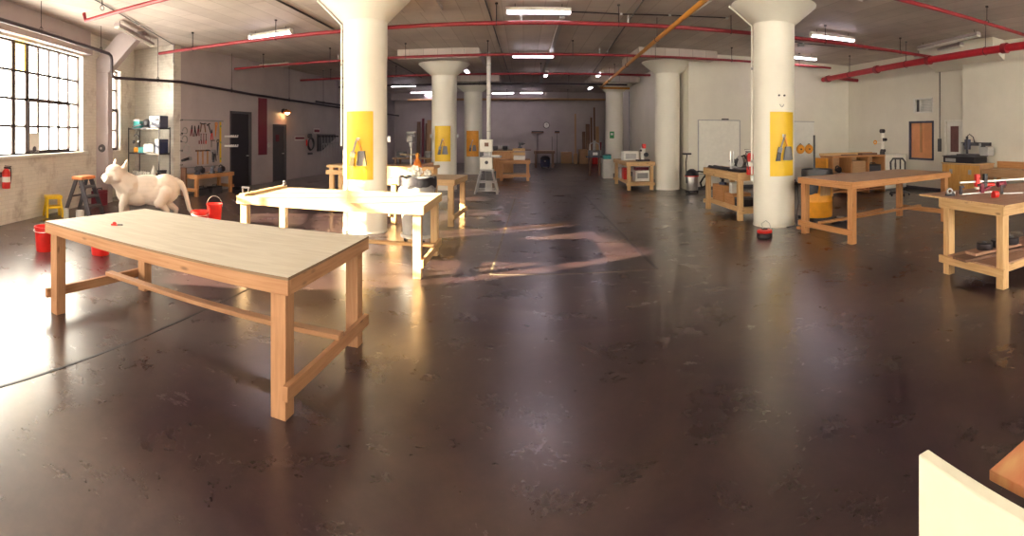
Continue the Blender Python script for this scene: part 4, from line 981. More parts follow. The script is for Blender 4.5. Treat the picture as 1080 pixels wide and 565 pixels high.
# ------------------------------------------------------------------ tool board on the left wall
BO = lambda u, z, off=.03: LBp(10.65+u, off, z)
tbd = thing('tool_board', 'grey-white perforated tool board over the low bench', 'tool board', LBp(10.65, .002, 0), LBRZ)
MB().b((0, -.02, .76), (1.95, 0, 2.13), ax=0).obj('panel', 'dimwall', tbd)
MB().b((0, -.03, 2.10), (1.95, -.0205, 2.14)).obj('top_rail', 'grey', tbd); MB().b((0, -.03, .74), (1.95, -.0205, .77)).obj('bottom_rail', 'grey', tbd)
def tool(kind, label, u, z, tilt=0.0, s=1.0, m='darkmetal', hm='oldwood'):
    s *= 1.12
    t = thing(kind, label, 'tool', BO(u, z, .026), LBRZ, 'tools on the tool board'); q = Matrix.Rotation(R(tilt), 4, 'Y') @ Matrix.Diagonal((s, 1, s, 1))
    def P(nm, mm, mb):
        for v in mb.bm.verts: v.co = q @ v.co
        mb.obj(nm, mm, t)
    Y = -.018
    if kind == 'hammer':
        P('handle', hm, MB().bar((0, Y, 0), (0, Y, -.32), .03, .024, (0, 1, 0))); P('head', m, MB().cyl((-.075, Y, .01), (.05, Y, .01), .02, n=12).bar((.05, Y, .012), (.10, Y, -.005), .02, .025, (0, 1, 0)))
    elif kind == 'saw':
        P('blade', m, MB().prism([(0, 0), (.0, -.10), (.38, -.03), (.38, 0)], .004, Matrix(((0, -1, 0, 0), (0, 0, -1, Y), (-1, 0, 0, 0), (0, 0, 0, 1)))))
        P('handle', hm, MB().torus((.06, Y, .05), .05, .015, (0, 1, 0), 18, 8))
    elif kind == 'pliers':
        P('handle', hm, MB().bar((.008, Y, 0), (.035, Y, -.14), .018, .014, (0, 1, 0)).bar((-.008, Y, 0), (-.035, Y, -.14), .018, .014, (0, 1, 0))); P('jaw', m, MB().prism([(-.02, 0), (.02, 0), (.008, .075), (-.008, .075)], .014, Matrix(((1, 0, 0, 0), (0, 0, -1, Y+.007), (0, 1, 0, 0), (0, 0, 0, 1)))))
    elif kind == 'screwdriver':
        P('handle', hm, MB().cyl((0, Y, .06), (0, Y, -.03), .016, n=10)); P('shaft', m, MB().cyl((0, Y, -.03), (0, Y, -.17), .005, n=8))
    elif kind == 'wrench':
        P('shank', m, MB().bar((0, Y, .0), (0, Y, -.22), .026, .010, (0, 1, 0))); P('ring', m, MB().torus((0, Y, -.24), .022, .009, (0, 1, 0), 14, 6)); P('jaw', m, MB().torus((0, Y, .02), .024, .01, (0, 1, 0), 12, 6, -2.4, 2.4))
    elif kind == 'square':
        P('blade', m, MB().b((-.012, Y-.002, -.26), (.02, Y+.002, 0))); P('stock', hm, MB().b((-.03, Y-.01, -.01), (.20, Y+.01, .025)))
    elif kind == 'clamp':
        P('frame', m, MB().torus((0, Y, -.08), .085, .013, (0, 1, 0), 18, 8, -PI/2-.9, PI/2+.4)); P('screw', m, MB().cyl((-.09, Y, -.14), (.03, Y, -.14), .009, n=8)); P('knob', hm, MB().cyl((-.13, Y, -.14), (-.09, Y, -.14), .018, n=10))
    elif kind == 'grinder':
        P('body', m, MB().cyl((0, Y-.04, .04), (0, Y-.04, -.20), .042, n=14)); P('disc', 'grey', MB().cyl((-.03, Y-.05, .05), (.05, Y-.05, .05), .065, n=18)); P('grip', hm, MB().cyl((0, Y-.04, -.2), (0, Y-.04, -.27), .035, n=12))
    return t
T_ = 'on the tool board'
tl = [('clamp', 'round grey clamp at the top left of the tool board', .16, 1.90, 0, 1.0, 'grey', 'dgrey'), ('clamp', 'grey clamp second down the left edge of the tool board', .17, 1.66, 10, 1.1, 'grey', 'dgrey'), ('clamp', 'big grey clamp lowest on the left edge of the tool board', .27, 1.40, 20, 1.4, 'lgrey', 'grey'),
      ('pliers', 'dark pliers leftmost of the upper group on the tool board', .45, 1.86, 3, 1.3, 'black', 'maroon'), ('pliers', 'dark pliers second of the upper group on the tool board', .59, 1.85, -4, 1.3, 'black', 'black'), ('pliers', 'curved dark pliers third of the upper group on the tool board', .745, 1.87, 6, 1.3, 'black', 'maroon'),
      ('hammer', 'hammer first of the upper right group on the tool board', .88, 2.02, 12, .7, 'black', 'oldwood'), ('hammer', 'hammer second of the upper right group on the tool board', 1.02, 2.02, -10, .7, 'black', 'oldwood'), ('hammer', 'hammer third, just left of the orange patch on the tool board', 1.20, 2.0, -25, .8, 'black', 'dgrey'),
      ('wrench', 'red-gripped wrench at the left of the middle row on the tool board', .86, 1.70, 0, .6, 'darkmetal', 'maroon'), ('wrench', 'wrench in the middle of the middle row on the tool board', .98, 1.70, 0, .6, 'maroon', 'maroon'), ('wrench', 'wrench at the right of the middle row on the tool board', 1.09, 1.70, 0, .6, 'darkmetal', 'maroon'),
      ('screwdriver', 'red screwdriver leftmost of the low row on the tool board', .78, 1.46, 0, 1.0, 'steel', 'maroon'), ('screwdriver', 'red screwdriver second of the low row on the tool board', .88, 1.46, 0, 1.0, 'steel', 'maroon'), ('screwdriver', 'red screwdriver third of the low row on the tool board', .98, 1.46, 0, 1.0, 'steel', 'maroon'), ('screwdriver', 'red screwdriver fourth of the low row on the tool board', 1.08, 1.46, 0, 1.0, 'steel', 'red'),
      ('hammer', 'wooden mallet first of the three hanging low on the tool board', .72, 1.22, 0, 1.1, 'oldwood', 'fir'), ('hammer', 'wooden mallet second of the three hanging low on the tool board', .94, 1.22, 0, 1.1, 'oldwood', 'fir'), ('hammer', 'wooden mallet third of the three hanging low on the tool board', 1.16, 1.22, 0, 1.1, 'black', 'fir'),
      ('pliers', 'red-handled snips under the orange patch on the tool board', 1.36, 1.75, 0, 1.3, 'darkmetal', 'red'), ('saw', 'orange-handled saw at the upper right of the tool board', 1.52, 1.98, 0, .8, 'orange', 'orange'), ('square', 'dark square in the right part of the tool board', 1.34, 1.52, 0, .7, 'black', 'black'), ('grinder', 'dark grinder hanging at the lower right of the tool board', 1.38, 1.14, 0, .9, 'black', 'dgrey'), ('saw', 'dark saw hanging beside the yellow level on the tool board', 1.60, 1.45, 0, .9, 'bluegrey', 'dgrey'), ('pliers', 'black pliers at the bottom right of the tool board', 1.52, 1.12, 0, 1.4, 'black', 'black'), ('grinder', 'dark drill lying at the lower left of the tool board', .26, 1.02, 80, .9, 'black', 'dgrey')]
for a in tl: tool(*a)
lv_ = thing('spirit_level', 'long yellow spirit level hanging upright at the right of the tool board', 'level', BO(1.78, .84, .026), LBRZ)
MB().b((-.03, -.03, 0), (.03, -.004, 1.25)).obj('body', 'yellow', lv_, .003)
for z in (.12, .62, 1.12): MB().b((-.02, -.032, z-.03), (.02, -.004, z+.03)).obj('vial', 'green', lv_)
sp_ = thing('peg_strip', 'white upright strip of hooks at the left end of the tool board', 'rack', BO(-.02, .7, .005), LBRZ)
MB().b((-.03, -.02, 0), (.0, 0, 1.45)).obj('strip', 'offwhite', sp_)
for z in (.15, .55, 1.0, 1.4): MB().tube([(-.015, -.02, z), (-.015, -.12, z), (-.015, -.13, z+.03)], .008, 6).obj('hook', 'darkmetal', sp_)
for k, z in enumerate((1.32, 1.62)):
    hr = thing('hook_rail', ('lower', 'upper')[k]+' white hook rail sticking out between tool board and black door', 'rack', LBp(12.86, .005, z), LBRZ)
    MB().b((-.18, -.03, -.01), (.22, 0, .06)).obj('rail', 'offwhite', hr)
    for i in range(4): MB().tube([(-.14+.11*i, -.03, .02), (-.14+.11*i, -.24, .01), (-.14+.11*i, -.25, .07)], .022, 6).obj('hook', 'offwhite', hr)
# clutter on and under the low bench
def bench_tool(kind, label, loc, rz=0):
    t = thing(kind, label, 'tool', loc, rz)
    if kind == 'drill':
        MB().cyl((-.10, 0, .16), (.09, 0, .16), .045, n=14).obj('body', 'dgrey', t); MB().cyl((.09, 0, .16), (.15, 0, .16), .022, .012, 12).obj('chuck', 'darkmetal', t)
        MB().bar((-.04, 0, .14), (-.06, 0, .055), .05, .045, (0, 1, 0)).obj('handle', 'black', t); MB().b((-.12, -.045, 0), (.03, .045, .055)).obj('battery', 'bluegrey', t, .006)
    elif kind == 'circular_saw':
        MB().b((-.16, -.09, 0), (.16, .09, .008)).obj('base', 'steel', t); MB().cyl((0, -.02, .09), (0, .02, .09), .085, n=24).obj('guard', 'darkmetal', t); MB().cyl((0, .02, .09), (0, .12, .09), .05, n=14).obj('motor', 'dgrey', t); MB().torus((-.08, .0, .15), .06, .016, (0, 1, 0), 16, 8).obj('handle', 'black', t)
    elif kind == 'sander':
        MB().b((-.09, -.055, 0), (.09, .055, .02)).obj('pad', 'black', t); MB().lathe([(0, .02), (.055, .02), (.06, .10), (.045, .15), (0, .165)], n=18).obj('body', 'bluegrey', t)
    elif kind == 'toolbox':
        MB().b((-.22, -.12, 0), (.22, .12, .16)).obj('case', 'dgrey', t, .01); MB().b((-.22, -.12, .161), (.22, .12, .20)).obj('lid', 'black', t, .01); MB().tube([(-.1, 0, .2), (-.09, 0, .25), (.09, 0, .25), (.1, 0, .2)], .011, 6).obj('handle', 'black', t)
    return t
bench_tool('drill', 'cordless drill at the left end of the low bench', (-8.35, 10.78, .60), R(60))
bench_tool('circular_saw', 'circular saw left of centre on the low bench', (-8.42, 11.08, .60), R(95))
bench_tool('sander', 'sander between the two saws on the low bench', (-8.3, 11.34, .60), R(20))
bench_tool('drill', 'cordless drill near the middle of the low bench', (-8.45, 11.62, .60), R(110))
bench_tool('circular_saw', 'circular saw at the right end of the low bench', (-8.35, 11.95, .60), R(75))
bench_tool('drill', 'cordless drill lying behind the left circular saw on the low bench', (-8.62, 11.12, .60), R(100))
bench_tool('sander', 'sander at the front edge of the low bench, right of the middle', (-8.25, 11.66, .60), R(50))
bench_tool('toolbox', 'black toolbox on the floor under the left half of the low bench', (-8.45, 11.05, 0), R(88))
bench_tool('toolbox', 'black toolbox on the floor under the right half of the low bench', (-8.45, 11.68, 0), R(86))
one(MB().b((-.03, -.08, 0), (.03, .08, .80)), 'wood_post', 'oldwood', 'brown board standing between the cross wall and the low bench', 'wood', (-8.62, 10.47, 0), R(90))

# ------------------------------------------------------------------ bandsaw, far middle group
bs = thing('bandsaw', 'cream bandsaw on a splayed stand in the middle distance', 'machine', (-1.06, 14.3, 0))
b = MB()
for x in (-1, 1):
    for y in (-1, 1): b.bar((x*.32, y*.28, 0), (x*.17, y*.15, .68), .045, .045)
for z, k in ((.1, .30), (.33, .255)):
    for x in (-1, 1): b.bar((x*k, -k*.9, z), (x*k, k*.9, z), .03, .03)
    for y in (-1, 1): b.bar((-k, y*k*.88, z), (k, y*k*.88, z), .03, .03)
b.b((-.2, -.18, .66), (.2, .18, .70)); b.obj('stand', 'lgrey', bs)
MB().b((-.20, -.13, .70), (.17, .13, 1.05)).obj('lower_housing', 'white', bs, .02)
MB().b((-.20, -.13, 1.20), (.17, .13, 1.56)).obj('upper_housing', 'white', bs, .02)
MB().b((-.20, -.10, 1.05), (-.10, .10, 1.20)).obj('neck', 'dgrey', bs)
MB().b((-.12, -.28, 1.045), (.42, .28, 1.085)).obj('table', 'lgrey', bs, .004); MB().b((.05, -.02, 1.085), (.09, .02, 1.2)).obj('blade_guide', 'steel', bs)
w_ = MB().b((-.06, -.142, 1.36), (.06, -.13, 1.47)).obj('label_plate', 'oldwood', bs); MB().cyl((.0, -.13, .9), (.0, -.16, .9), .05, n=16).obj('knob', 'dgrey', bs); MB().b((-.05, .13, .35), (.25, .33, .62)).obj('motor', 'dgrey', bs)
MB().b((.15, -.3, 1.085), (.38, -.26, 1.12)).obj('fence', 'white', bs)
dd = thing('dust_duct', 'pale vertical duct from the ceiling down behind the bandsaw', 'duct', (-1.05, 14.9, 1.2)); MB().cyl((0, 0, 0), (0, 0, H-1.202), .062, n=18).obj('tube', 'offwhite', dd)
for z in (.6, 1.7, 2.6): MB().torus((0, 0, z), .064, .010, n=18, k=6).obj('joint', 'lgrey', dd)
MB().b((-.10, -.07, -1.2), (.10, .07, -.001)).obj('stand', 'lgrey', dd)
cbn = thing('wooden_cabinet', 'tall orange wooden cabinet behind the bandsaw', 'cabinet', (-.82, 19.55, 0))
MB().b((-.42, -.3, 0), (.42, .3, 1.04), ax=2).obj('body', 'fir', cbn, .004); MB().b((-.46, -.34, 1.041), (.46, .34, 1.075), ax=0).obj('top', 'pine', cbn, .004)
for s in (-1, 1):
    d_ = MB().b((s*.21-.195, -.32, .06), (s*.21+.195, -.301, .98), ax=2).obj('door', 'fir', cbn); MB().b((s*.05-.01, -.345, .5), (s*.05+.01, -.32, .62)).obj('handle', 'darkmetal', d_)
cr = thing('crate', 'small pale open crate on the orange wooden table', 'crate', (-.17, 18.42, .77))
b = MB()
for z0 in (.02, .17, .32): b.b((-.23, -.15, z0), (.23, -.132, z0+.10), ax=0); b.b((-.23, .132, z0), (.23, .15, z0+.10), ax=0); b.b((-.23, -.13, z0), (-.212, .13, z0+.10), ax=1); b.b((.212, -.13, z0), (.23, .13, z0+.10), ax=1)
b.obj('slats', 'pine', cr)
for x in (-.205, .205):
    for y in (-.123, .123): MB().box((x, y, .215), (.02, .02, .43)).obj('post', 'fir', cr)
b = MB(); MB().b((-.21, -.13, 0), (.21, .13, .018)).obj('bottom', 'fir', cr)
box('storage_box', 'white box leaning in front of the crate', 'box', (-.36, 18.16, .771), (.06, 18.25, .92), 'offwhite', 0, 'offwhite')
one(MB().b((-.75, -.07, 0), (.75, .07, .035)), 'plank', 'oldwood', 'dark plank lying across the tall orange cabinet', 'plank', (-.45, 19.6, 1.076), R(1.5))
for i, (lab, x, m) in enumerate((('dark round machine head on the left of the tall orange cabinet', -1.1, 'dgrey'), ('black machine near the right end of the tall orange cabinet', -.72, 'black'))):
    t = thing('bench_grinder', lab, 'machine', (x, 19.42, 1.076)); MB().cyl((-.1, 0, .12), (.1, 0, .12), .06, n=14).obj('motor', m, t); MB().b((-.08, -.06, 0), (.08, .06, .06)).obj('base', m, t)
    for s in (-1, 1): MB().cyl((s*.10, 0, .12), (s*.16, 0, .12), .08, n=18).obj('wheel', 'lgrey', t)
bench_tool('drill', 'drill standing on the crate top', (-.08, 18.42, 1.20), 0)

# drill press and clutter left of the second column
dp = thing('drill_press', 'pale drill press with a round wooden table, dim behind the tall bench', 'machine', (-3.72, 16.0, 0))
MB().b((-.2, -.16, 0), (.2, .16, .04)).obj('base', 'dgrey', dp); MB().cyl((0, .06, .04), (0, .06, 1.75), .04, n=14).obj('column', 'steel', dp)
MB().cyl((0, -.1, 1.03), (0, -.1, 1.06), .34, n=28).obj('table', 'paleply', dp); h_ = MB().b((-.10, -.20, 1.45), (.10, .18, 1.68)).obj('head', 'lgrey', dp, .03); MB().cyl((0, -.12, 1.30), (0, -.12, 1.45), .03, n=12).obj('chuck', 'steel', dp)
for k in range(3):
    a = 2*PI*k/3+.4; MB().cyl((.12, -.08, 1.52), (.16, -.08+.16*math.cos(a), 1.52+.16*math.sin(a)), .01, n=8).obj('lever', 'steel', h_)
MB().b((-.16, .0, 1.70), (.14, .16, 1.80)).obj('belt_cover', 'lgrey', dp, .02)
mt = thing('side_table', 'dim brown table behind the drill press', 'table', (-3.6, 17.3, 0)); MB().b((-1.0, -.4, .84), (1.0, .4, .88), ax=0).obj('top', 'tan', mt)
for x in (-.9, .9):
    for y in (-.32, .32): MB().box((x, y, .42), (.08, .08, .84)).obj('leg', 'oldwood', mt)
box('storage_box', 'small grey box on the dim table left of the drill press', 'box', (-4.5, 17.1, .881), (-4.2, 17.4, 1.1), 'dgrey', 0, 'black')
box('storage_box', 'small pale box on the dim table right of the drill press', 'box', (-3.45, 17.1, .881), (-3.25, 17.3, 1.12), 'grey', 0, 'lgrey')
# leaning lumber, left and right of the far end
def leaner(label, x, y, w, h, t, lean, rz, m, grp):
    b = MB(); b.box((0, 0, h/2), (w, t, h), ax=2)
    q = Matrix.Rotation(R(-lean), 4, 'X')
    for v in b.bm.verts: v.co = q @ (v.co-Vector((0, -t/2, 0)))
    zmin = min(v.co.z for v in b.bm.verts)
    for v in b.bm.verts: v.co.z -= zmin
    return tag(b.obj('board', m, None, .003, (x, y, 0), rz), label, 'lumber', grp)
lx = [(-6.35, .22, 2.5, 'oldwood'), (-6.08, .14, 2.7, 'maroon'), (-5.88, .10, 2.4, 'oldwood'), (-5.70, .26, 2.6, 'tan'), (-5.38, .12, 2.3, 'oldwood')]
for i, (x, w, h, m) in enumerate(lx): leaner(['wide', 'dark red', 'narrow', 'tan', 'short'][i]+' board leaning on the end wall left of the second column', x, 29.28, w, h, .035, 5, 0, m, 'boards leaning at the left of the end wall')
rx = [(3.10, .09, 2.95, 'tan', 2.5, 'tall thin pale post left of the lumber corner'), (3.62, .20, 1.9, 'oldwood', 7, 'short dark board first in the lumber corner'), (3.86, .25, 2.35, 'oldwood', 6, 'dark board second in the lumber corner'), (4.08, .12, 2.75, 'oldwood', 5, 'tall dark board third in the lumber corner'), (4.26, .10, 3.35, 'oldwood', 4, 'tallest dark board in the lumber corner'), (4.44, .20, 2.2, 'tan', 6, 'brown board fourth from the right in the lumber corner'), (4.68, .18, 1.6, 'lgrey', 7, 'grey board at the right end of the lumber corner')]
for x, w, h, m, l, lab in rx: leaner(lab, x, 29.2, w, h, .04, l, 0, m, 'boards leaning in the far right corner')
for lab, a, b_, m in (('pale wooden box at the foot of the end wall, left of the thin post', (2.24, 29.0, 0), (2.86, 29.5, .68), 'tan'), ('brown wooden box beneath the leaning lumber', (3.25, 28.5, 0), (3.75, 28.9, .85), 'tan'), ('narrow pale box between the thin post and the brown box', (2.95, 28.6, 0), (3.15, 28.95, .6), 'tan')):
    t = box('wooden_box', lab, 'box', a, b_, m, 0, m)
red_ = thing('gas_can', 'small red can on the floor before the lumber corner', 'can', (4.15, 28.1, 0)); MB().b((-.2, -.14, 0), (.2, .14, .5)).obj('body', 'red', red_, .04); MB().torus((0, 0, .52), .1, .02, (0, 1, 0), 16, 8, 0, 2*PI).obj('handle', 'red', red_); MB().cyl((.14, 0, .48), (.17, 0, .60), .03, n=10).obj('spout', 'black', red_)
# wall clock and brooms on the end wall
ck = thing('wall_clock', 'round wall clock on the far end wall', 'clock', (1.38, 29.597, 2.27)); MB().cyl((0, 0, 0), (0, -.04, 0), .17, n=28).obj('face', 'offwhite', ck); MB().torus((0, -.04, 0), .175, .018, (0, 1, 0), 28, 8).obj('rim', 'darkmetal', ck)
MB().bar((0, -.045, 0), (.0, -.045, .11), .014, .004, (0, 1, 0)).obj('minute_hand', 'black', ck); MB().bar((0, -.046, 0), (.07, -.046, .03), .016, .004, (0, 1, 0)).obj('hour_hand', 'black', ck)
def broom(label, x, w, hl):
    t = thing('push_broom', label, 'broom', (x, 29.52, 1.85)); MB().b((-w/2, -.05, -.06), (w/2, .03, .02)).obj('block', 'oldwood', t); MB().b((-w/2+.01, -.045, -.0), (w/2-.01, .025, .07)).obj('bristles', 'black', t); MB().cyl((0, -.01, -.06), (0, -.01, -hl), .014, n=8).obj('handle', 'dgrey', t); MB().b((-.06, .03, -.02), (.06, .0795, .02)).obj('bracket', 'steel', t); return t
broom('wide push broom hung head up on the end wall above the dim table', .85, .74, 1.84)
broom('narrow broom hung head up on the end wall right of the wide one', 2.02, .30, 1.84)
cs('pole', 'thin dark pole standing against the end wall between the brooms', 'pole', (1.72, 29.5, 0), 0, [('shaft', 'dgrey', MB().cyl((0, 0, .0), (0, .07, 1.6), .015, n=8)), ('tip', 'black', MB().cyl((0, -.0, 0), (0, -.0, .03), .03, n=10))])
vb = thing('shop_vacuum', 'dark blue shop vacuum under the dim table at the far end', 'vacuum', (1.12, 25.4, 0)); MB().lathe([(0, .06), (.24, .06), (.26, .3), (.25, .42), (0, .42)], n=24).obj('drum', 'blue', vb); MB().lathe([(0, .42), (.27, .42), (.25, .5), (.16, .6), (0, .62)], n=24).obj('lid', 'black', vb)
MB().cyl((-.02, -.25, .35), (-.02, -.28, .35), .045, n=14).obj('port', 'offwhite', vb)
for k in range(4): a = PI/4+k*PI/2; MB().ell((.22*math.cos(a), .22*math.sin(a), .035), (.035, .035, .035), 10).obj('caster', 'black', vb)

# ------------------------------------------------------------------ far right group
wc = thing('white_cabinet', 'small white cabinet with teal clutter on top, left of the pine bench', 'cabinet', (3.28, 19.1, 0)); MB().b((-.19, -.25, 0), (.19, .25, .74)).obj('body', 'white', wc, .01); MB().b((-.17, -.27, .04), (.17, -.251, .70)).obj('door', 'offwhite', wc, .004); MB().b((.12, -.29, .4), (.14, -.27, .5)).obj('handle', 'steel', wc)
box('storage_box', 'teal bin on top of the small white cabinet', 'box', (3.12, 19.0, .741), (3.42, 19.25, .93), 'teal', 0, 'bluegrey')
mk = thing('mobile_stand', 'dark machine on a two-legged stand in the far right aisle', 'machine', (2.95, 20.3, 0))
for x in (-.2, .2): MB().box((x, 0, .38), (.07, .3, .76)).obj('leg', 'oldwood', mk)
MB().b((-.34, -.25, .76), (.34, .25, .80)).obj('top', 'bluegrey', mk); MB().b((-.25, -.2, .801), (.2, .2, 1.05)).obj('body', 'dgrey', mk, .02); MB().tube([(-.2, 0, 1.05), (-.2, 0, 1.3), (0, 0, 1.42), (.2, 0, 1.3), (.22, 0, .9)], .025, 8).obj('arch', 'lgrey', mk); MB().b((-.1, -.215, .86), (.1, -.2, .97)).obj('plate', 'offwhite', mk)
for k, x in enumerate((-.28, .0, .26)): MB().cyl((x, .1, 1.05), (x+.02, .1, 1.55-.08*k), .04, n=10).obj('bar', ('oldwood', 'lgrey', 'maroon')[k], mk)
gs = thing('wall_sign', 'small green sign on the far right column', 'sign', colpt('f', R(-15), .392, 1.68)[0], math.atan2(*(lambda v: (v.y, v.x))(colpt('f', R(-15), .39, 0)[1]))+PI/2)
MB().b((-.10, -.012, -.14), (.10, -.004, .16)).obj('board', 'green', gs); MB().b((-.05, -.016, .0), (.05, -.012, .09)).obj('arrow', 'offwhite', gs)
cd = thing('conduit', 'thin grey conduit down the white wall beside the far right column', 'conduit', (4.62, 21.2, 1.0)); MB().cyl((0, 0, 0), (0, 0, 2.6), .02, n=8).obj('pipe', 'grey', cd); MB().b((-.05, -.04, -.12), (.05, .04, 0)).obj('box', 'grey', cd)
# pine bench at the plain column: machine, white case, shelf goods
wb = thing('storage_box', 'long white case on the pine bench by the plain white column', 'box', (3.42, 15.75, .87)); MB().b((-.22, -.2, 0), (.30, .2, .30)).obj('body', 'offwhite', wb, .015); MB().b((-.15, -.212, .05), (.2, -.2, .22)).obj('label_plate', 'lgrey', wb)
cm = thing('chop_saw', 'red and white upright machine on the pine bench by the plain column', 'machine', (3.72, 15.05, .87)); MB().b((-.2, -.14, 0), (.2, .14, .05)).obj('base', 'black', cm); MB().b((-.04, .03, .05), (.05, .12, .46)).obj('post', 'offwhite', cm); MB().b((-.09, -.1, .26), (.06, .1, .40)).obj('head', 'offwhite', cm, .02); MB().b((-.02, -.11, .40), (.08, .1, .54)).obj('motor', 'red', cm, .02); MB().cyl((.1, -.05, .2), (.1, .02, .2), .07, n=18).obj('wheel', 'black', cm); MB().cyl((-.1, -.12, .34), (-.1, -.16, .34), .035, n=12).obj('knob', 'black', cm)
box('storage_box', 'red box on the lower shelf at the left of the pine bench', 'box', (3.22, 15.6, .25), (3.45, 15.9, .62), 'red', 0, 'red')
gb = thing('storage_box', 'grey window-fronted bin on the lower shelf of the pine bench', 'box', (3.68, 15.1, .25)); MB().b((-.24, -.2, 0), (.24, .2, .33)).obj('body', 'offwhite', gb, .01); MB().b((-.17, -.206, .09), (.17, -.2, .26)).obj('window', 'grey', gb)
box('storage_box', 'dark box stacked on the grey window-fronted bin', 'box', (3.48, 14.98, .581), (3.90, 15.28, .71), 'maroon', 0, 'offwhite')
box('storage_box', 'grey bin deep on the lower shelf of the pine bench', 'box', (3.2, 16.1, .25), (3.5, 16.45, .60), 'lgrey', 0, 'lgrey')
# shop vacuum by the wall
sv = thing('shop_vacuum', 'black and silver shop vacuum with coiled hose by the plain white column', 'vacuum', (4.82, 13.55, 0))
b = MB(); b.lathe([(0, .09), (.17, .09), (.18, .12), (.18, .48), (0, .48)], n=28); b.obj('drum', 'steel', sv); b = MB(); b.lathe([(0, .48), (.20, .48), (.20, .54), (.15, .64), (.06, .70), (0, .70)], n=28); b.obj('motor_head', 'black', sv); MB().torus((0, 0, .50), .195, .018, n=28).obj('rim', 'red', sv)
MB().lathe([(0, .05), (.20, .05), (.20, .09), (0, .09)], n=24).obj('base', 'black', sv)
for k in range(4): a = PI/4+k*PI/2; MB().ell((.18*math.cos(a), .18*math.sin(a), .028), (.028, .028, .028), 10).obj('caster', 'black', sv)
MB().tube([(.0, .17, .4), (.24, .12, .62), (.38, .02, .60), (.46, -.04, .40), (.40, -.06, .20), (.28, -.08, .16), (.22, -.12, .30), (.34, -.12, .48), (.5, -.1, .42), (.55, -.08, .2), (.45, -.1, .06)], .028, 10).obj('hose', 'black', sv)
MB().tube([(-.18, -.05, .3), (-.2, -.05, .9), (-.17, -.05, 1.12)], .018, 8).obj('wand', 'black', sv); MB().b((-.30, -.09, 1.12), (-.04, -.01, 1.17)).obj('floor_nozzle', 'black', sv, .01)
# white boards on the wall
b = thing('whiteboard', 'large blank white board on the wall left of the bolted column', 'board', (5.95, 14.195, 0)); MB().b((-.69, -.03, .50), (.69, 0, 2.14)).obj('panel', 'white', b); f_ = MB()
for x in (-.70, .70): MB().b((x-.015, -.04, .48), (x+.015, 0, 2.16)).obj('side_trim', 'lgrey', b)
for z in (.49, 2.15): MB().b((-.685, -.04, z-.015), (.685, 0, z+.015)).obj('edge_trim', 'lgrey', b); MB().b((.08, -.07, 2.165), (.30, -.01, 2.20)).obj('clip', 'black', b)
b = thing('whiteboard', 'narrow white board carrying two yellow reels, right of the bolted column', 'board', (9.05, 14.195, 0)); MB().b((-.42, -.03, .60), (.42, 0, 2.13)).obj('panel', 'offwhite', b); MB().b((-.44, -.035, 2.13), (.44, 0, 2.16)).obj('top_rail', 'lgrey', b)
for k, x in enumerate((8.88, 9.22)):
    t = thing('cord_reel', ('left', 'right')[k]+' yellow cord reel of the two on the narrow white board', 'reel', (x, 14.155, 1.21)); MB().torus((0, -.06, 0), .11, .05, (0, 1, 0), 26, 10).obj('cord', 'orange_yellow', t); MB().cyl((0, 0, 0), (0, -.10, 0), .065, n=18).obj('hub', 'orange_yellow', t); MB().cyl((0, -.10, 0), (0, -.115, 0), .03, n=14).obj('cap', 'black', t); MB().tube([(-.05, -.05, .15), (0, -.05, .19), (.05, -.05, .15)], .012, 8).obj('handle', 'black', t)

# pine workbench left of the bolted column: saw track, tools, boxes on its shelf
sw_ = thing('track_rail', 'long black saw rail lying on the pine workbench', 'rail', (4.24, 9.92, .95)); MB().b((-.09, -.42, 0), (.09, .66, .022)).obj('base', 'black', sw_); MB().b((-.07, -.42, .022), (-.05, .66, .05)).b((.05, -.42, .022), (.07, .66, .05)).obj('track', 'dgrey', sw_)
one(MB().b((-.06, -.5, 0), (.06, .45, .03)), 'lumber_offcut', 'fir', 'orange offcut lying beside the black saw rail', 'lumber', (4.44, 10.1, .95), R(1))
ms = thing('miter_saw', 'black and grey saw with a chrome motor at the column end of the pine workbench', 'saw', (4.30, 9.14, .95), R(12))
MB().b((-.16, -.22, 0), (.22, .2, .05)).obj('base', 'black', ms); MB().cyl((0, -.04, .05), (0, -.04, .075), .17, n=26).obj('turntable', 'dgrey', ms); MB().cyl((-.02, .0, .20), (.02, .0, .20), .12, n=24).obj('blade_guard', 'lgrey', ms)
MB().cyl((.04, .02, .22), (.20, .02, .24), .055, n=16).obj('motor', 'steel', ms); MB().bar((-.02, .15, .05), (-.02, .05, .26), .05, .05).obj('arm', 'black', ms); MB().tube([(0, -.03, .30), (0, -.14, .33), (0, -.2, .26)], .02, 8).obj('handle', 'black', ms); MB().b((-.15, .10, .05), (.22, .13, .11)).obj('fence', 'lgrey', ms)
MB().cyl((-.12, .16, .05), (-.12, .16, .42), .02, n=10).cyl((-.05, .17, .05), (-.05, .17, .42), .02, n=10).obj('rails', 'steel', ms)

bench_tool('toolbox', 'charcoal toolbox on the pine workbench between rail and saw', (4.70, 9.66, .95), R(90))
box('wooden_box', 'orange wooden box on the shelf of the pine workbench, the larger one', 'box', (4.18, 9.75, .25), (4.66, 10.35, .60), 'fir', 0, None)
box('wooden_box', 'orange wooden box on the shelf of the pine workbench, nearer the column', 'box', (4.18, 9.25, .25), (4.6, 9.68, .48), 'fir', 0, None)
box('storage_box', 'black box low on the shelf at the column end of the pine workbench', 'box', (4.2, 8.95, .25), (4.55, 9.2, .42), 'black', 0, 'dgrey')
bench_tool('drill', 'drill standing on the larger orange box under the pine workbench', (4.3, 9.95, .60), R(-60))
box('storage_box', 'small white carton on the nearer orange box under the pine workbench', 'box', (4.2, 9.35, .481), (4.32, 9.48, .70), 'offwhite', 0, 'offwhite')
bench_tool('drill', 'drill on the far part of the pine workbench behind the offcut', (4.62, 10.05, .95), R(140))
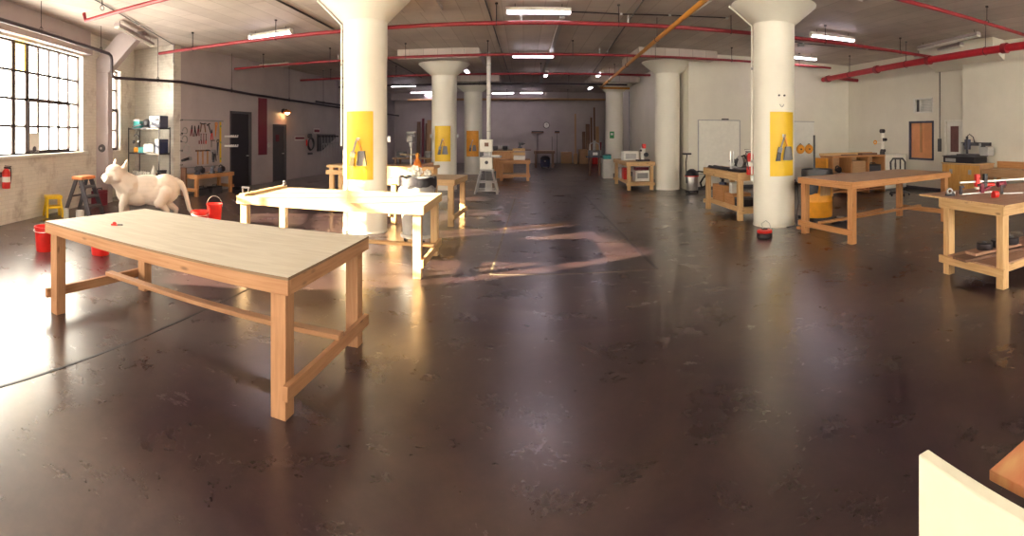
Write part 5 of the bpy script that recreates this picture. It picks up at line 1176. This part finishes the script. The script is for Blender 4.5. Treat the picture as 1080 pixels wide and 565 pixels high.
# fire extinguisher standing on a bracket of the bolted column
p, v = colpt('d', R(-107), .39, .93); rz = math.atan2(v.y, v.x)+PI/2
fe = thing('fire_extinguisher', 'bright red extinguisher on the left side of the bolted column', 'fire extinguisher', p+v*.085, rz)
MB().lathe([(0, 0), (.07, .0), (.075, .02), (.075, .36), (.045, .41), (.022, .42), (0, .42)], n=24).obj('cylinder', 'red', fe); tag(MB().lathe([(.0755, .16), (.0765, .16), (.0765, .25), (.0755, .25)], n=24).obj('label', 'offwhite', fe), 'white label band')
MB().b((-.015, -.1, .43), (.015, .03, .455)).b((-.01, -.12, .47), (.01, .02, .485)).obj('valve', 'darkmetal', fe); MB().tube([(.0, -.03, .44), (.06, -.07, .42), (.09, -.04, .28), (.085, .0, .1)], .010, 8).obj('hose', 'black', fe); MB().b((-.045, .073, .12), (.045, .08, .34)).obj('bracket', 'darkmetal', fe)
# low round reel on the floor
fr_ = thing('floor_reel', 'low round black and red reel on the floor before the bolted column', 'reel', (3.86, 7.25, 0)); MB().lathe([(0, 0), (.13, 0), (.13, .06), (.11, .065), (.11, .075), (0, .075)], n=28).obj('base', 'black', fr_); MB().lathe([(0, .0755), (.125, .0755), (.13, .09), (.125, .115), (.06, .125), (0, .125)], n=28).obj('disc', 'red', fr_); MB().tube([(-.02, 0, .12), (-.06, 0, .22), (.02, 0, .27), (.09, 0, .22), (.12, 0, .12)], .006, 6).obj('wire_loop', 'steel', fr_)
MB().lathe([(0, .126), (.055, .126), (.05, .14), (0, .142)], n=20).obj('cap', 'black', fr_)
cab_ = MB(); pts = [colpt('d', R(80), .405, .85)[0], colpt('d', R(88), .46, .70)[0], colpt('d', R(84), .47, .40)[0], colpt('d', R(80), .43, .12)[0], colpt('d', R(60), .5, .015)[0], colpt('d', R(30), .47, .012)[0]]
one(cab_.tube([q-pts[0] for q in pts], .011, 8), 'extension_cord', 'black', 'black cord hanging down the right side of the bolted column', 'cord', pts[0])

# yellow drum
yd = thing('drum', 'yellow steel drum with a black liner over its rim, on a dark dolly', 'drum', (5.33, 7.86, 0)); b = MB(); b.lathe([(0, .14), (.285, .14), (.29, .15), (.29, .42), (.298, .435), (.29, .45), (.29, .72), (.298, .735), (.29, .75), (.29, 1.02), (.28, 1.02), (.275, .16), (0, .16)], n=44); b.obj('barrel', 'orange_yellow', yd)
b = MB(); b.lathe([(.276, .85), (.278, 1.035), (.302, 1.04), (.308, .98), (.305, .86)], n=44)
for v_ in b.bm.verts:
    a = math.atan2(v_.co.y, v_.co.x)
    if v_.co.z < .97 and math.hypot(v_.co.x, v_.co.y) > .29: v_.co.z += .02*math.sin(8*a)+.02*math.sin(5*a+1)-(.28 if math.cos(a-PI) > .45 else 0); f_ = 1+.015*math.sin(13*a); v_.co.x *= f_; v_.co.y *= f_
b.obj('bin_liner', 'bag', yd)
tag(MB().b((-.13, -.301, .56), (.10, -.294, .82)).obj('label', 'tan', yd), 'worn dark label')
d_ = MB().b((-.27, -.27, .08), (.27, .27, .138)).obj('dolly', 'black', yd)
for x in (-.22, .22):
    for y in (-.22, .22): MB().cyl((x-.02, y, .038), (x+.02, y, .038), .038, n=14).obj('caster', 'rubber', d_)
cs('broom_handle', 'tall black handle sticking up out of the yellow drum', 'broom', (5.27, 7.86, .17), 0, [('shaft', 'black', MB().cyl((0, 0, 0), (.03, .06, 1.52), .02, n=12)), ('head', 'dgrey', MB().box((0, 0, .03), (.2, .08, .05)))])
one(MB().b((-.14, -.05, 0), (.14, .05, .045)), 'wood_offcut', 'fir', 'orange wood offcut on the floor left of the yellow drum', 'wood', (4.83, 7.55, 0), R(10), None, .003)
box('storage_box', 'small black box on the orange offcut left of the yellow drum', 'box', (4.74, 7.50, .046), (4.92, 7.62, .17), 'black', 0, 'black')
pl_ = thing('floor_tool', 'grey flat tool on the floor right of the yellow drum', 'tool', (5.85, 7.75, 0), R(25)); MB().b((-.2, -.07, 0), (.2, .07, .09)).obj('body', 'bluegrey', pl_, .02); MB().cyl((.2, 0, .05), (.3, 0, .06), .03, n=12).obj('grip', 'black', pl_); MB().b((-.18, -.075, .09), (-.05, .075, .105)).obj('plate', 'lgrey', pl_)
one(MB().b((-.75, -.045, 0), (.75, .045, .038)), 'lumber_offcut', 'fir', 'orange board lying on the floor behind the long orange-brown worktable', 'lumber', (6.7, 8.15, 0), R(14), None, .003)

# open bench, white cabinet and robot arm in the right corner
ob = thing('open_bench', 'orange wooden bench with open compartments in front of the right corner', 'bench', (8.95, 11.3, 0))
MB().b((-.98, -.3, 1.06), (.98, .3, 1.10), ax=0).obj('top', 'fir', ob); MB().b((-.95, .27, .1), (.95, .29, 1.06), ax=0).obj('back', 'tan', ob); MB().b((-.95, -.28, .58), (.95, .27, .61), ax=0).obj('shelf', 'fir', ob); MB().b((-.95, -.28, .08), (.95, .27, .11), ax=0).obj('bottom', 'fir', ob)
for x in (-.96, -.30, .34, .96): MB().b((x-.02, -.29, 0), (x+.02, .27, 1.06), ax=2).obj('divider', 'fir', ob)
MB().b((-1.0, .30, 1.10), (.98, .32, 1.17), ax=0).obj('back_rail', 'pine', ob)
box('wooden_box', 'pale wooden box in the middle compartment of the open bench', 'box', (8.72, 11.05, .611), (9.2, 11.4, .94), 'tan', 0, None)
bench_tool('circular_saw', 'dark saw in the left compartment of the open bench', (8.35, 11.2, .611), R(10)); bench_tool('toolbox', 'dark toolbox in the right compartment of the open bench', (9.6, 11.2, .611), 0)
MB_ = MB().b((-.3, -.1, 0), (.3, .1, .06)); one(MB_, 'plank', 'oldwood', 'short dark plank on top of the open bench at its right', 'plank', (9.4, 11.2, 1.101), R(3)); one(MB().b((-.24, -.06, 0), (.24, .06, .03)), 'plank', 'oldwood', 'thin dark plank on top of the open bench left of its middle', 'plank', (8.7, 11.2, 1.101), R(-4))
one(MB().b((-.03, -.3, 0), (.03, .3, 1.05)), 'plywood_sheet', 'orange_yellow', 'yellow panel standing against the left end of the open bench', 'panel', (7.78, 11.28, 0), 0, None, .004)
wc = thing('white_cabinet', 'plain white low cabinet right of the open bench', 'cabinet', (10.46, 11.45, 0)); MB().b((-.48, -.3, .05), (.5, .3, 1.06)).obj('body', 'white', wc, .006); MB().b((-.50, -.32, 1.061), (.50, .32, 1.09)).obj('top', 'offwhite', wc, .004); MB().b((-.47, -.27, 0), (.47, .27, .05)).obj('plinth', 'grey', wc)
for s in (-1, 1): dd_ = MB().b((s*.245-.235, -.318, .1), (s*.245+.235, -.301, 1.03)).obj('door', 'white', wc, .003); MB().b((s*.04-.008, -.335, .7), (s*.04+.008, -.318, .82)).obj('handle', 'steel', dd_)
ra = thing('robot_arm', 'white jointed arm with black joints and a yellow tip on the white cabinet', 'machine', (10.12, 11.35, 1.09)); MB().cyl((0, 0, 0), (0, 0, .10), .08, n=18).obj('base', 'black', ra); MB().cyl((0, 0, .10), (0, 0, .66), .055, n=16).obj('upright', 'white', ra); MB().cyl((-.07, -.03, .22), (.07, -.03, .22), .05, n=14).obj('joint', 'black', ra).location = (0, 0, -.1)
MB().cyl((-.03, -.075, .46), (.09, -.075, .46), .05, n=14).obj('joint', 'black', ra); MB().cyl((-.07, 0, .72), (.06, 0, .72), .065, n=14).obj('joint', 'black', ra); MB().tube([(0, -.06, .4), (-.15, -.08, .38), (-.30, -.08, .38)], .016, 8).obj('forearm', 'white', ra); MB().torus((-.36, -.08, .38), .05, .02, (0, 1, 0), 16, 8).obj('tip', 'orange_yellow', ra)
ch = thing('chair', 'black office chair in front of the white cabinet', 'chair', (9.5, 9.95, 0), R(-35))
MB().ell((0, 0, .48), (.24, .24, .05), 20).obj('seat', 'black', ch); b = MB(); b.tube([(-.2, .22, .62), (-.21, .25, .92), (-.14, .26, 1.02), (.14, .26, 1.02), (.21, .25, .92), (.2, .22, .62), (0, .22, .58), (-.2, .22, .62)], .028, 8); b.tube([(-.07, .25, .6), (-.07, .26, 1.0)], .022, 8); b.tube([(.07, .25, .6), (.07, .26, 1.0)], .022, 8); b.obj('backrest', 'black', ch); MB().tube([(0, .12, .46), (0, .24, .48), (0, .25, .64)], .025, 8).obj('back_bracket', 'black', ch); MB().cyl((0, 0, .1), (0, 0, .45), .03, n=12).obj('post', 'darkmetal', ch)
for k in range(5): a = 2*PI*k/5; MB().bar((0, 0, .12), (.28*math.cos(a), .28*math.sin(a), .075), .04, .03).ell((.28*math.cos(a), .28*math.sin(a), .033), (.03, .03, .033), 10).obj('foot', 'black', ch)
cd = thing('conduit', 'thin dark conduit with a switch box on the wall beside the white door', 'conduit', (10.975, 9.75, 1.2)); MB().cyl((0, 0, .2), (0, 0, H-1.205), .014, n=8).obj('pipe', 'dgrey', cd); MB().b((-.04, -.05, 0), (.02, .05, .38)).obj('switch_box', 'dgrey', cd)

# machine cabinet and wall bench on the right
cc = thing('wooden_cabinet', 'orange plywood cabinet under the black machine at the right wall', 'cabinet', (10.42, 8.25, 0), -PI/2); MB().b((-.65, -.3, 0), (.65, .3, .92), ax=0).obj('body', 'tan', cc, .004); MB().b((-.67, -.32, .921), (.67, .32, .945), ax=0).obj('top', 'pine', cc)
M['ochreply'] = wood('ochre_plywood', (.66, .36, .10), (.54, .26, .06), stretch=5, knots=False)
for s in (-1, 1): dd_ = MB().b((s*.32-.31, -.318, .05), (s*.32+.31, -.301, .90), ax=2).obj('door', 'ochreply', cc, .003); MB().b((s*.32-.05, -.325, .66), (s*.32+.05, -.318, .78)).obj('notice', 'lgrey', dd_)
mc = thing('laser_cutter', 'low black machine with a pale front on the orange plywood cabinet', 'machine', (10.42, 8.32, .945), -PI/2); MB().b((-.55, -.3, 0), (.52, .28, .17)).obj('case', 'black', mc, .02); MB().b((-.46, -.308, .03), (-.1, -.3, .12)).obj('display', 'lgrey', mc); MB().b((-.57, -.31, .171), (.54, .29, .19)).obj('lid', 'dgrey', mc)
cn = thing('desktop_mill', 'small gantry milling machine on top of the low black machine', 'machine', (10.42, 8.12, 1.135), -PI/2); MB().b((-.32, -.25, 0), (.35, .25, .05)).obj('bed', 'dgrey', cn, .006)
for x in (-.30, .32): MB().b((x-.03, -.05, .05), (x+.03, .12, .34)).obj('gantry_leg', 'lgrey', cn)
MB().b((-.34, -.03, .27), (.62, .05, .36)).obj('rail', 'dgrey', cn); MB().b((-.14, -.12, .17), (.0, -.03, .44)).obj('spindle_mount', 'bluegrey', cn); MB().cyl((-.07, -.10, .06), (-.07, -.10, .52), .035, n=14).obj('spindle', 'black', cn); MB().tube([(-.07, -.1, .52), (-.02, -.06, .58), (.06, 0, .5), (.1, .0, .36)], .014, 8).obj('cable', 'black', cn); MB().b((.40, -.16, .02), (.66, .12, .24)).obj('controller', 'lgrey', cn, .01)
MB().b((.36, -.06, -.0), (.40, .1, .27)).obj('bracket', 'dgrey', cn)
wbch = thing('wall_bench', 'long wooden bench with a tan backboard along the right wall', 'bench', (10.4, 6.3, 0), -PI/2); MB().b((-1.2, -.35, .78), (2.2, .33, .83), ax=0).obj('top', 'tan', wbch); MB().b((-1.2, .33, .83), (2.2, .36, 1.0), ax=0).obj('backboard', 'fir', wbch); MB().b((-1.2, -.36, .64), (2.2, -.33, .78), ax=0).obj('front_board', 'tan', wbch)
for x in (-1.1, .5, 2.1):
    for y in (-.28, .28): MB().box((x, y, .39), (.09, .09, .78)).obj('leg', 'fir', wbch)

# things on the right-edge worktable
Z = .97
pc = thing('pipe_clamp', 'long silver pipe clamp with red heads across the right-edge worktable', 'clamp', (5.30, 4.0, Z), R(-22))
MB().bar((-.30, 0, .10), (1.15, 0, .10), .026, .024).obj('bar', 'galv', pc); MB().b((-.06, -.035, .03), (.0, .035, .20)).obj('head', 'red', pc, .006); MB().b((.07, -.03, 0), (.12, .03, .2)).obj('foot', 'black', pc, .004); MB().b((-.055, -.03, 0), (-.005, .03, .03)).obj('pad', 'offwhite', pc); MB().cyl((.12, 0, .05), (.24, 0, .05), .025, n=12).obj('screw', 'red', pc); MB().cyl((.30, 0, .05), (.42, 0, .05), .045, n=16).obj('knob', 'maroon', pc); MB().b((1.1, -.03, 0), (1.15, .03, .13)).obj('end_stop', 'black', pc)
bc1 = clamp_small('red-gripped bar clamp lying left on the right-edge worktable', (4.66, 3.78, Z), R(-18), 'maroon', .50)
bc2 = clamp_small('black-ended bar clamp lying right on the right-edge worktable', (5.02, 3.42, Z), R(-38), 'black', .6)
rt = thing('tape_measure', 'small bright red tool in the middle of the right-edge worktable', 'tool', (4.66, 3.28, Z), R(-20)); MB().cyl((-.03, 0, .042), (.03, 0, .042), .042, n=20).b((-.03, -.0, 0), (.03, .05, .05)).obj('case', 'red', rt, .004); MB().b((-.012, .05, 0), (.012, .09, .012)).obj('tab', 'steel', rt); MB().cyl((.031, 0, .042), (.034, 0, .042), .02, n=14).obj('badge', 'black', rt)
one(MB().b((-.22, -.12, 0), (.22, .12, .02)), 'dark_sheet', 'oldwood', 'dark sheet lying near the right edge of the frame on the worktable', 'sheet', (4.85, 2.62, Z), R(15))
td = thing('tape_dispenser', 'small black dispenser near the left tip of the right-edge worktable', 'tool', (4.48, 3.82, Z), R(-30)); MB().b((-.05, -.03, 0), (.06, .03, .025)).obj('base', 'black', td, .004); MB().torus((.0, 0, .055), .03, .012, (0, 1, 0), 18, 8).obj('roll', 'lgrey', td); MB().b((.05, -.02, .025), (.065, .02, .05)).obj('cutter', 'steel', td)
wr = thing('white_rod', 'slim white rod standing upright at the far side of the right-edge worktable', 'rod', (6.2, 3.7, Z)); MB().cyl((0, 0, .02), (0, 0, .46), .016, n=12).obj('rod', 'white', wr); MB().b((-.05, -.05, 0), (.05, .05, .02)).obj('foot', 'lgrey', wr)
# boards and round weights on its lower shelf
sz_ = .249
for i, (x, y, l, w, rz, lab) in enumerate(((4.88, 3.50, 1.0, .24, -12, 'lowest dark board on the shelf of the right-edge worktable'), (4.98, 3.52, .8, .18, -10, 'shorter dark board on top of the lowest one on that shelf'))):
    one(MB().b((-l/2, -w/2, 0), (l/2, w/2, .03)), 'plank', 'redply' if i else 'oldwood', lab, 'plank', (x, y, sz_+i*.0305), R(rz), None, .003)
for i, (x, y, lab) in enumerate(((4.83, 3.56, 'left round black weight on the boards under the right-edge worktable'), (5.05, 3.51, 'middle round black weight on the boards under the right-edge worktable'), (5.27, 3.46, 'right round black weight on the boards under the right-edge worktable'))):
    cs('round_weight', lab, 'weight', (x, y, sz_+.0615), 0, [('disc', 'black', MB().lathe([(0, 0), (.095, 0), (.10, .01), (.10, .075), (.09, .085), (0, .085)], n=26)), ('hub', 'dgrey', MB().lathe([(0, .085), (.03, .085), (.03, .097), (0, .097)], n=16))])
one(MB().b((-.35, -.1, 0), (.35, .1, .035)), 'plank', 'fir', 'orange plank deeper on the shelf of the right-edge worktable', 'plank', (6.0, 3.35, sz_), R(-5), None, .003)

# ------------------------------------------------------------------ daylight, camera
W = bpy.data.worlds.new('sky'); SC.world = W; W.use_nodes = True
bg = W.node_tree.nodes['Background']; bg.inputs['Color'].default_value = (1.0, .93, .78, 1); bg.inputs['Strength'].default_value = WORLD
sun = bpy.data.lights.new('sun', 'SUN'); sun.energy = SUN; sun.color = (1, .83, .55); sun.angle = R(.7)
so = bpy.data.objects.new('sun', sun); COL.objects.link(so)
v = Vector((math.cos(R(SUN_AZ))*math.cos(R(SUN_EL)), math.sin(R(SUN_AZ))*math.cos(R(SUN_EL)), -math.sin(R(SUN_EL))))
so.rotation_euler = v.to_track_quat('-Z', 'Y').to_euler(); so.location = (-14, -2, 6)
for a, b, c, d in WIN:
    pl = bpy.data.lights.new('window_portal', 'AREA'); pl.shape = 'RECTANGLE'; pl.size = b-a; pl.size_y = d-c; pl.cycles.is_portal = True
    po = bpy.data.objects.new('window_portal', pl); COL.objects.link(po); po.location = LW((a+b)/2, -.31, (c+d)/2)
    n = Vector((LT[1], -LT[0], 0)); po.rotation_euler = n.to_track_quat('-Z', 'Z').to_euler()
for a, b, c, d in FW_ADDED:
    pl = bpy.data.lights.new('window_portal', 'AREA'); pl.shape = 'RECTANGLE'; pl.size = b-a; pl.size_y = d-c; pl.cycles.is_portal = True
    po = bpy.data.objects.new('window_portal', pl); COL.objects.link(po); po.location = (11.2-(a+b)/2, -5.31, (c+d)/2); po.rotation_euler = (PI/2, 0, PI)
cam = bpy.data.cameras.new('camera'); co_ = bpy.data.objects.new('camera', cam); COL.objects.link(co_)
F, X0, YH = 520.0, 552.0, 142.0
cam.type = 'PANO'; cam.panorama_type = 'CENTRAL_CYLINDRICAL'
cam.central_cylindrical_range_u_min = -X0/F; cam.central_cylindrical_range_u_max = (1080-X0)/F
cam.central_cylindrical_range_v_min = -(565-YH)/F; cam.central_cylindrical_range_v_max = YH/F
cam.central_cylindrical_radius = 1.0; cam.clip_start = .05; cam.clip_end = 200
co_.location = (0, 0, 1.7); co_.rotation_euler = (PI/2, 0, 0)
SC.camera = co_
vs = SC.view_settings
SC.display_settings.display_device = 'sRGB'
vs.view_transform = 'Standard'; vs.look = 'None'; vs.exposure = EXPOSURE; vs.gamma = 1.0; vs.use_curve_mapping = False
SC.cycles.use_denoising = True
SC.cycles.max_bounces = 10; SC.cycles.diffuse_bounces = 6; SC.cycles.glossy_bounces = 4; SC.cycles.transparent_max_bounces = 12
SC.cycles.sample_clamp_indirect = 8.0; SC.cycles.caustics_reflective = False; SC.cycles.caustics_refractive = False
